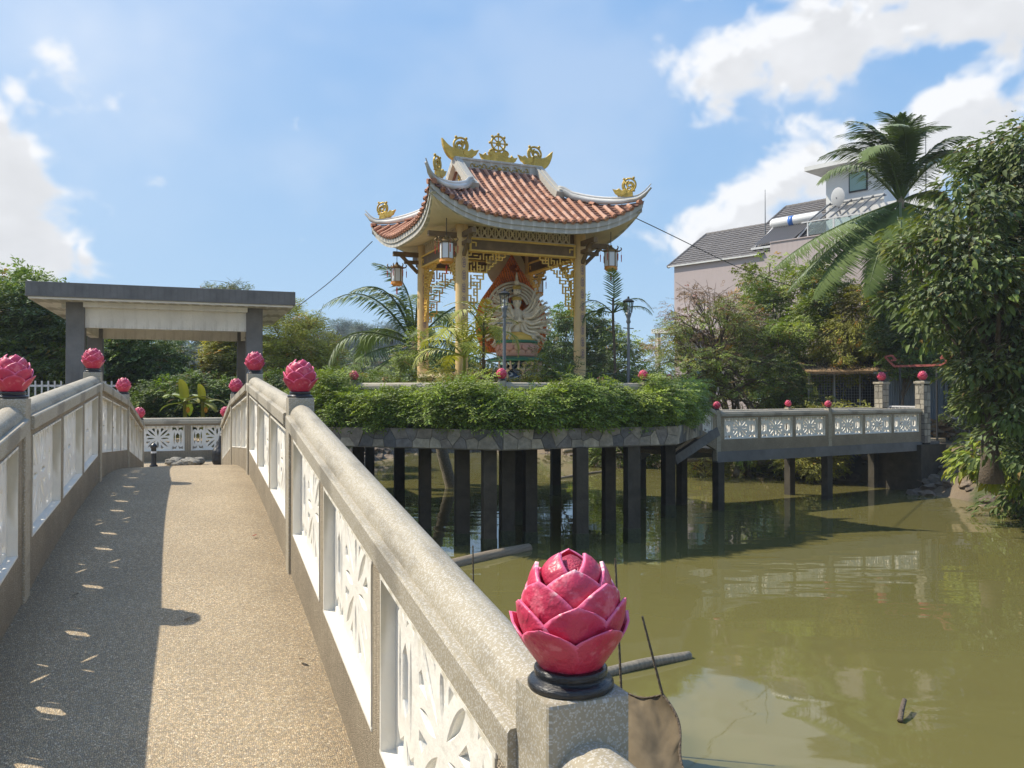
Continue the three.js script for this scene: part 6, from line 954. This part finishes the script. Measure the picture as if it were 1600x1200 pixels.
// shrubs and small trees on the island
[[690, 18.6, 'yellow flowering bush by the bench at the left pavilion column', LEAF.yellow, [[0, 0.95, 0, 0.45, 0.4, 0.4]]], [625, 19.2, 'light green feathery bush on the left side of the island terrace', LEAF.bright, [[0, 1.1, 0, 0.55, 0.6, 0.5], [0.35, 1.7, 0, 0.35, 0.5, 0.4], [-0.4, 0.9, 0, 0.5, 0.35, 0.4]]], [560, 18.2, 'low bright bush at the left corner of the island terrace', LEAF.mid, [[0, 0.95, 0, 0.75, 0.35, 0.4]]], [845, 18.4, 'dense yellow chrysanthemum-like bush beside the statue base', LEAF.yellow, [[0, 0.95, 0, 0.28, 0.25, 0.25]]], [862, 18.9, 'green bush with yellow leaf tips right of the statue', LEAF.bright, [[0, 1.3, 0, 0.42, 0.5, 0.4]]], [822, 18.0, 'small yellow green plant in front of the statue base', LEAF.yellow, [[0, 0.85, 0, 0.22, 0.2, 0.2]]], [880, 18.4, 'loose green bush in front of the right-hand bench', LEAF.mid, [[0, 0.95, 0, 0.4, 0.3, 0.3]]], [752, 18.9, 'yellow green shrub behind the young palms', LEAF.yellow, [[0, 0.95, 0, 0.35, 0.4, 0.3]]], [1000, 18.9, 'dark bush below the right-hand lamp post', LEAF.mid, [[0, 0.95, 0, 0.5, 0.35, 0.4]]], [915, 17.9, 'dark low shrub behind the rail below the right pavilion column', LEAF.dark, [[0, 0.9, 0, 0.5, 0.3, 0.3]]]].forEach(([px, d, label, mat, blobs], i) => broadTree({ name: 'island_shrub', label, cat: 'shrub', x: X(px, d), d, y: 2.34, seed: 30 + i, trunkR: 0.02, limbs: 6, clumps: 10 + blobs.length * 8, per: 30, cr: 0.2, geo: GEO.fine, mat, size: 0.8, blobs, twig: 0.006, spread: 0.1 }));
// trees on the right bank
broadTree({ name: 'sparse_tree', label: 'spreading half bare tree with brown twigs and visible dark limbs behind the side bridge', x: X(1165, 30), d: 30.5, seed: 41, trunkR: 0.14, trunk: [[0.5, -0.2, 0], [0.1, 1.6, 0], [-0.6, 3.6, 0], [-1.1, 5.6, 0]], limbs: 44, bare: 1, spread: 0.8, clumps: 150, per: 34, cr: 0.5, geo: GEO.fine, mat: LEAF.bright, size: 1.15, tintTo: [1.4, 0.95, 0.8], blobs: [[-1.3, 6.0, 0, 1.9, 1.4, 1.4], [-2.2, 4.9, 0.1, 1.3, 1.1, 1.2], [0.6, 4.6, 0, 1.6, 1.3, 1.3], [-2.2, 3.7, 0.2, 1.4, 1.3, 1.2], [0.3, 2.4, 0.3, 1.4, 0.8, 1.2]] });
broadTree({ name: 'dry_tree', label: 'brown withered treetop standing above the sparse tree before the mauve house', x: X(1110, 32), d: 32, seed: 42, trunkR: 0.09, limbs: 40, bare: 1, spread: 0.9, clumps: 80, per: 26, cr: 0.5, geo: GEO.fine, mat: LEAF.dry, size: 1.1, blobs: [[-0.2, 7.0, 0, 1.8, 1.1, 1.3], [1.3, 5.9, 0, 1.5, 1.1, 1.2], [-0.9, 5.6, 0, 1.3, 1.1, 1.0]] });
broadTree({ name: 'garden_tree', label: 'round dark green tree in front of the mauve house wall left of its windows', x: X(1205, 34), d: 34, seed: 43, limbs: 20, clumps: 90, per: 44, cr: 0.55, geo: GEO.spray, mat: LEAF.bright, blobs: [[0.2, 6.3, 0, 1.3, 1.1, 1.2], [0, 5.0, 0, 1.5, 1.2, 1.3], [-0.8, 3.8, 0, 1.3, 1.0, 1.2], [0.9, 3.6, 0, 1.4, 1.1, 1.2], [0.6, 2.2, 0, 1.4, 0.9, 1.2]] });
broadTree({ name: 'garden_tree', label: 'slender light green tree in front of the green glass window', x: X(1283, 32), d: 32, seed: 44, trunkR: 0.07, limbs: 20, clumps: 66, per: 40, cr: 0.4, geo: GEO.spray, mat: LEAF.bright, size: 0.9, blobs: [[0.1, 6.1, 0, 0.8, 0.9, 0.8], [0, 5.0, 0, 0.85, 1.0, 0.8], [-0.3, 3.8, 0, 0.8, 0.8, 0.8], [0.3, 2.8, 0, 0.9, 0.7, 0.8]] });
broadTree({ name: 'garden_tree', label: 'tall feathery light green tree between the sparse tree and the windows', x: X(1228, 31), d: 31, seed: 52, trunkR: 0.07, limbs: 22, clumps: 70, per: 38, cr: 0.42, geo: GEO.spray, mat: LEAF.bright, size: 0.9, blobs: [[0, 6.0, 0, 0.8, 0.8, 0.8], [0, 5.0, 0, 0.9, 0.9, 0.8], [-0.4, 3.9, 0, 1.0, 0.8, 0.8], [0.4, 3.0, 0, 1.0, 0.8, 0.8]] });
broadTree({ name: 'garden_tree', label: 'yellow green leafy tree directly below the hanging palm fronds', x: X(1345, 31), d: 31, seed: 53, trunkR: 0.07, limbs: 22, clumps: 80, per: 38, cr: 0.42, geo: GEO.pinn, mat: LEAF.yellow, size: 1.1, blobs: [[0.2, 4.9, 0, 0.9, 0.8, 0.8], [0, 3.9, 0, 1.0, 0.9, 0.8], [-0.5, 2.8, 0, 1.1, 0.8, 0.8], [0.9, 3.0, 0, 0.9, 0.8, 0.8]] });
broadTree({ name: 'garden_tree', label: 'leafy dark tree behind the big tree and the coconut palm trunk', x: X(1480, 33), d: 33, seed: 54, trunkR: 0.1, limbs: 22, clumps: 120, per: 44, cr: 0.5, geo: GEO.spray, mat: LEAF.mid, size: 1.1, blobs: [[-0.4, 5.4, 0, 1.3, 1.1, 1.0], [0, 3.9, 0, 1.6, 1.0, 1.0], [1.5, 5, 0, 1.6, 1.6, 1.0]] });
broadTree({ name: 'yellow_shrub', label: 'feathery yellow green shrub behind the middle of the side bridge', cat: 'shrub', x: X(1268, 29.5), d: 29.5, seed: 45, trunkR: 0.04, limbs: 16, clumps: 54, per: 34, cr: 0.36, geo: GEO.pinn, mat: LEAF.yellow, size: 1.1, blobs: [[0, 2.1, 0, 0.9, 0.8, 0.7], [-0.5, 1.2, 0, 0.9, 0.5, 0.7], [0.7, 1.2, 0, 0.7, 0.5, 0.7], [0.2, 3.0, 0, 0.5, 0.5, 0.5]] });
broadTree({ name: 'yellow_shrub', label: 'leggy yellow green shrub in front of the wire mesh shed', cat: 'shrub', x: X(1315, 27.6), d: 28.2, seed: 56, trunkR: 0.03, limbs: 16, clumps: 84, per: 34, cr: 0.34, geo: GEO.pinn, mat: LEAF.yellow, size: 1.0, blobs: [[0, 2.5, 0, 0.9, 0.6, 0.3], [-0.8, 1.5, 0, 0.8, 0.6, 0.3], [0.9, 2.7, 0, 0.7, 0.45, 0.3], [-0.9, 2.6, 0, 0.6, 0.5, 0.3]] });
broadTree({ name: 'garden_tree', label: 'slim leafy tree growing around the coconut palm trunk', x: X(1408, 28.8), d: 28.8, seed: 57, trunkR: 0.06, limbs: 18, clumps: 80, per: 38, cr: 0.4, geo: GEO.spray, mat: LEAF.mid, size: 0.95, blobs: [[0, 5.3, 0, 0.8, 0.9, 0.5], [-0.2, 4.0, 0, 0.9, 0.8, 0.5], [0.3, 3.2, 0, 0.8, 0.5, 0.5], [0.7, 4.6, 0, 0.7, 0.8, 0.5]] });
broadTree({ name: 'vine_tangle', label: 'tangle of yellowing vines hanging below the coconut palm', cat: 'vine', x: X(1375, 30.5), d: 30.5, seed: 46, trunkR: 0.05, limbs: 40, bare: 1, clumps: 90, per: 30, cr: 0.4, geo: GEO.fine, mat: LEAF.yellow, size: 1.2, tintTo: [1.2, 1.1, 0.6], droop: 0.9, blobs: [[-0.9, 3.3, 0, 1.6, 0.7, 1.0], [0.4, 3.2, 0, 1.2, 0.7, 1.0], [0.2, 3.9, 0, 1.3, 0.8, 1.0], [0.9, 4.9, 0.3, 1.0, 0.9, 0.9], [-0.9, 4.0, 0, 0.9, 0.6, 0.8]] });
broadTree({ name: 'yellow_shrub', label: 'small yellow green sapling beside the first post of the side bridge', cat: 'shrub', x: X(1135, 28.5), d: 31, seed: 47, trunkR: 0.04, limbs: 14, clumps: 44, per: 34, cr: 0.36, geo: GEO.fine, mat: LEAF.yellow, size: 1.1, blobs: [[0, 1.7, 0, 0.9, 0.9, 0.8], [-0.8, 1.2, 0, 0.7, 0.6, 0.7], [0.7, 1.0, 0, 0.9, 0.5, 0.7]] });
broadTree({ name: 'bank_shrub', label: 'scrubby undergrowth on the bank between the gate pillars and the sparse tree', cat: 'shrub', x: X(1240, 32), d: 32.5, seed: 48, trunkR: 0.04, limbs: 26, bare: 1, clumps: 90, per: 34, cr: 0.45, geo: GEO.fine, mat: LEAF.olive, size: 1.2, tintTo: [1.7, 1.4, 0.7], blobs: [[0, 1.0, 0, 3.6, 0.9, 0.7], [-2.4, 1.0, 0, 1.6, 0.9, 0.7]] });
broadTree({ name: 'garden_tree', label: 'bright green rounded tree right of the slim palm behind the island', x: X(1015, 31), d: 35, seed: 49, limbs: 18, clumps: 80, per: 44, cr: 0.55, geo: GEO.spray, mat: LEAF.bright, blobs: [[0.3, 2.9, 0, 1.7, 1.4, 1.3], [-0.9, 1.9, 0, 1.2, 1.2, 1.2], [1.5, 1.8, 0, 1.3, 1.2, 1.2]] });
broadTree({ name: 'garden_tree', label: 'glossy dark green tree between the statue and the right pavilion column', x: X(880, 36), d: 46, seed: 50, limbs: 18, clumps: 110, per: 44, cr: 0.7, geo: GEO.spray, mat: LEAF.mid, size: 1.35, blobs: [[1.6, 5.0, 0, 1.6, 1.6, 1.5], [-0.6, 3.8, 0, 1.7, 1.7, 1.5], [3.2, 3.4, 0, 1.8, 2.0, 1.5]] });
broadTree({ name: 'garden_tree', label: 'leafy tree filling the gap between the left pavilion columns', x: X(690, 45), d: 46, seed: 51, limbs: 14, clumps: 70, per: 40, cr: 0.7, geo: GEO.spray, mat: LEAF.mid, size: 1.3, blobs: [[0, 2.6, 0, 1.8, 1.6, 1.4], [1.6, 2.2, 0, 1.4, 1.4, 1.3], [-1.5, 2.0, 0, 1.4, 1.3, 1.2]] });
// left side
broadTree({ name: 'mango_tree', label: 'dense dark tree rising behind the left end of the shelter roof', x: X(10, 27), d: 27, seed: 61, trunkR: 0.2, limbs: 26, clumps: 170, per: 52, cr: 0.6, geo: GEO.spray, mat: LEAF.mid, size: 1.15, blobs: [[-0.3, 4.3, 0, 2.3, 1.7, 1.6], [1.2, 3.5, 0.2, 1.5, 1.2, 1.3], [-1.5, 2.6, 0, 2.2, 1.3, 1.5], [1.0, 2.4, 0.2, 1.5, 1.0, 1.2]] });
broadTree({ name: 'yellow_shrub', label: 'light green sapling against the left shelter post', cat: 'shrub', x: X(92, 28), d: 28.5, seed: 62, trunkR: 0.04, limbs: 12, clumps: 40, per: 34, cr: 0.4, geo: GEO.spray, mat: LEAF.bright, blobs: [[0, 2.9, 0, 0.9, 1.2, 0.8], [-0.4, 1.6, 0, 1.1, 0.6, 0.8]] });
broadTree({ name: 'garden_tree', label: 'broad green tree seen under the shelter roof beside its left post', x: X(205, 33), d: 33, seed: 63, trunkR: 0.14, limbs: 22, clumps: 130, per: 50, cr: 0.6, geo: GEO.spray, mat: LEAF.mid, size: 1.1, tintTo: [1.5, 1.25, 0.7], blobs: [[0, 3.3, 0, 1.7, 1.2, 1.3], [-1.2, 2.6, 0, 1.5, 1.4, 1.3], [0.9, 2.0, 0, 1.3, 1.0, 1.2]] });
broadTree({ name: 'garden_tree', label: 'yellow green tree seen under the shelter roof beside its right post', x: X(350, 33), d: 34, seed: 64, trunkR: 0.1, limbs: 18, clumps: 80, per: 46, cr: 0.5, geo: GEO.spray, mat: LEAF.yellow, blobs: [[0, 3.2, 0, 0.9, 1.3, 1.0], [-0.5, 2.0, 0, 1.1, 0.9, 1.0]] });
broadTree({ name: 'bamboo_clump', label: 'tall clump of bamboo just right of the shelter', cat: 'bamboo', x: X(432, 33), d: 34, seed: 65, trunkR: 0.05, limbs: 40, spread: 0.3, clumps: 170, per: 40, cr: 0.5, geo: GEO.bamboo, mat: LEAF.yellow, size: 1.0, tintTo: [1.2, 1.2, 0.6], droop: 0.6, blobs: [[-0.3, 4.5, 0, 1.2, 1.3, 1.0], [0.9, 3.7, 0, 1.3, 1.4, 1.0], [0.1, 1.8, 0, 1.8, 1.1, 1.0], [1.6, 2.2, 0, 0.9, 1.0, 0.9]] });
broadTree({ name: 'bamboo_spray', label: 'thin bamboo spray poking above the middle of the shelter roof', cat: 'bamboo', x: X(345, 36), d: 37, seed: 66, trunkR: 0.03, limbs: 8, clumps: 14, per: 20, cr: 0.35, geo: GEO.bamboo, mat: LEAF.olive, size: 0.9, droop: 0.7, trunk: [[0.2, 0, 0], [0.1, 3, 0], [0, 5.2, 0], [-0.3, 6.2, 0]], blobs: [[-0.3, 6.35, 0, 0.8, 0.16, 0.4], [0.3, 6.2, 0, 0.4, 0.2, 0.3]] });
broadTree({ name: 'undergrowth', label: 'dark leafy hedge of undergrowth behind the landing rail', cat: 'hedge', x: X(280, 24), d: 30.5, seed: 67, trunkR: 0.03, limbs: 20, clumps: 220, per: 44, cr: 0.5, geo: GEO.spray, mat: LEAF.mid, size: 1.0, tintTo: [1.5, 1.5, 0.8], blobs: [[0, 1.0, 0, 4.5, 1.1, 0.7], [-2, 1.4, 0, 1.8, 0.9, 0.7], [1.8, 1.5, 0, 1.6, 0.9, 0.6]] });
broadTree({ name: 'undergrowth', label: 'band of green undergrowth along the bank between bamboo and pavilion', cat: 'hedge', x: X(540, 40), d: 44, seed: 68, trunkR: 0.04, limbs: 20, clumps: 190, per: 40, cr: 0.65, geo: GEO.spray, mat: LEAF.mid, size: 1.4, blobs: [[0, 1.0, 0, 5.2, 0.9, 0.8], [-2.8, 1.6, 0, 1.6, 0.9, 0.8], [2.4, 1.4, 0, 1.5, 0.7, 0.8]] });
broadTree({ name: 'undergrowth', label: 'band of green undergrowth on the far bank behind the statue', cat: 'hedge', x: X(850, 44), d: 47, seed: 69, trunkR: 0.04, limbs: 20, clumps: 190, per: 40, cr: 0.65, geo: GEO.spray, mat: LEAF.mid, size: 1.4, blobs: [[0, 0.9, 0, 7.0, 1.0, 0.8]] });
// banana plants behind the landing rail
{
  const bl = (() => { const g = sheet(6, 12, (u, v) => { const w = 0.17 * Math.pow(Math.sin(Math.PI * Math.min(1, 0.12 + v * 0.88)), 0.6); return [(u - 0.5) * 2 * w, 0.62 * v - 0.38 * v * v * v + 0.12 * Math.abs(u - 0.5) * (1 - v) + 0.012 * Math.sin(v * 70) * Math.abs(u - 0.5), 0.95 * v]; }); return flat(g); })();
  [[288, 27.6, 'banana plant with an upright yellow green leaf behind the landing rail', 1], [316, 27.9, 'banana plant with drooping leaves nearer the right shelter post', 2]].forEach(([px, d, lb, s]) => { const r = rng(1300 + s), t = thing('banana_plant', lb, 'banana plant', [X(px, d), 1.5, -d], 0); part('stem', tube([V(0, 0, 0), V(0.03, 0.8, 0), V(0, 1.3, 0)], [0.09, 0.05], 8, 6), LEAF.yellow, t); for (let i = 0; i < 8; i++) { const m = part('leaf', bl, i % 3 ? LEAF.bright : LEAF.yellow, t); m.position.set(0, 1.15 + 0.03 * i, 0); m.rotation.set(i ? 0.1 + r() * 0.7 : -0.9, i * 2.4, 0, 'YXZ'); m.scale.setScalar(0.75 + r() * 0.3); } part('flower', at(new THREE.SphereGeometry(0.08, 10, 8).scale(0.8, 1.3, 0.8), 0.2, 1.0, 0.2), std({ color: C(0.6, 0.3, 0.02), roughness: 0.6 }), t); });
}
// far trees: pines and a wooded slope fading into the haze
{
  const r = rng(1401); let n = 0;
  const PL = ['tall hazy pine at the left of the far row', 'hazy pine with a forked crown second in the far row', 'hazy pine in the middle of the far row', 'hazy pine with a bare lower trunk in the far row', 'hazy pine near the palm fronds in the far row', 'hazy pine half hidden by the palm fronds', 'lower hazy pine before the far row', 'hazy pine beside the left pavilion column'];
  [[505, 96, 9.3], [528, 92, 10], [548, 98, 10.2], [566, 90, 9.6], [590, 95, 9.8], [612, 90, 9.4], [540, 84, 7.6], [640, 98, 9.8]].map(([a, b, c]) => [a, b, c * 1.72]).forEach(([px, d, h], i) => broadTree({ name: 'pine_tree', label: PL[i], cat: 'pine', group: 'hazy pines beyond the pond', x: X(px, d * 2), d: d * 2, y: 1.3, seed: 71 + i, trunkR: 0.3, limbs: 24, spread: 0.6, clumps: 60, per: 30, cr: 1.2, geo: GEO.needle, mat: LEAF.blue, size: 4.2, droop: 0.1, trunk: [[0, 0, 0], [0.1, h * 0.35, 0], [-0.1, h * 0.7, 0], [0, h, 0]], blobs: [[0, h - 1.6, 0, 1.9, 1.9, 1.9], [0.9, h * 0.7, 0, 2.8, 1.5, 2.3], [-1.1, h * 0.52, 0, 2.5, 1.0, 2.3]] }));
  const FL = ['hazy round tree on the wooded slope seen under the shelter, left', 'hazy tall tree on the wooded slope seen under the shelter, middle', 'hazy spreading tree on the wooded slope seen under the shelter, right', 'hazy palm-like tree low on the slope under the shelter', 'hazy tree at the foot of the slope left of the bamboo', 'hazy tree between the bamboo and the pines', 'low hazy tree in front of the far pines', 'low hazy tree under the left pine row', 'hazy tree far behind the right pavilion column', 'hazy tree far behind the statue'];
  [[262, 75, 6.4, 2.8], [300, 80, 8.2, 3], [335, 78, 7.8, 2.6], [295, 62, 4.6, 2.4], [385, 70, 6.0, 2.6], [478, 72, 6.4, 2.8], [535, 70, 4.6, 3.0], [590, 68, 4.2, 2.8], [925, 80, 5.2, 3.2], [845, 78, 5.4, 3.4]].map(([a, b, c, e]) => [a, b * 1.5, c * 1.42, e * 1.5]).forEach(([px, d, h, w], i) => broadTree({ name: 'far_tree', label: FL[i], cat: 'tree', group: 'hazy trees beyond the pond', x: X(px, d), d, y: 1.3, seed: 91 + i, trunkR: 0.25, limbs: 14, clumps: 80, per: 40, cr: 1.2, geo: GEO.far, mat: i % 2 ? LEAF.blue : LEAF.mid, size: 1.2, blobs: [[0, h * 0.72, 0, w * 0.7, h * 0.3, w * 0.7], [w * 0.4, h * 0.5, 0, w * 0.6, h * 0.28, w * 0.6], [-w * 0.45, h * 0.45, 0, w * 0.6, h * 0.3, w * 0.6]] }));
  const t = [], tone = []; for (let i = 0; i < 9000; i++) { const px = -100 + r() * 1850, d = 170 + r() * 60, x = X(px, d), hh = 1 + r() * (4.2 + 2.6 * fbm(x * 0.12, 3, 0, 3, 1405)); t.push([V(x, hh, -d), V(r() - 0.5, r() * 0.3 - 0.2, r() - 0.5).normalize(), 5 + r() * 3]); const k = 0.7 + r() * 0.6; tone.push([k, k, k]); }
  const w = thing('woodland', 'far belt of woodland closing the horizon beyond the pond', 'woodland', [0, 0, 0]); scene.remove(w); taken.delete('woodland');
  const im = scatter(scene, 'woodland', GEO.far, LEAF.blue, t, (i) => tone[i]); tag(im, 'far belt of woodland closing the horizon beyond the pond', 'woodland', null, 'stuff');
  // grass and weeds along the banks
  const gb = mg(Array.from({ length: 9 }, (_, i) => at(leafLite(0.3, 0.025), Math.sin(i * 2.4) * 0.05, 0, Math.cos(i * 2.4) * 0.05, i * 2.4, -1.0 - 0.25 * Math.sin(i * 5)))), gs = [], gt = [];
  for (let i = 0; i < 60000 && gs.length < 9000; i++) { const x = -18 + r() * 42, d = 13 + r() * 40, s = pondDist(x, d); if (s < 0.7 || s > 9 || (x > 12 && x < 15.5 && d > 24 && d < 28.5) || fbm(x * 0.5, d * 0.5, 0, 3, 1411) < 0.46) continue; if (x < 0 && d < 21) continue; gs.push([V(x, groundY(x, d) - 0.02, -d), V((r() - 0.5) * 0.3, 0.0, 1).applyAxisAngle(UP, r() * 6.28).normalize(), 0.5 + r() * 1.0]); const k = 0.6 + r() * 0.8; gt.push([k * 1.2, k, k]); }
  tag(scatter(scene, 'grass', gb, LEAF.olive, gs, (i) => gt[i]), 'patchy grass and weeds on the banks of the pond', 'grass', null, 'stuff');
}

renderer.render(scene, camera);
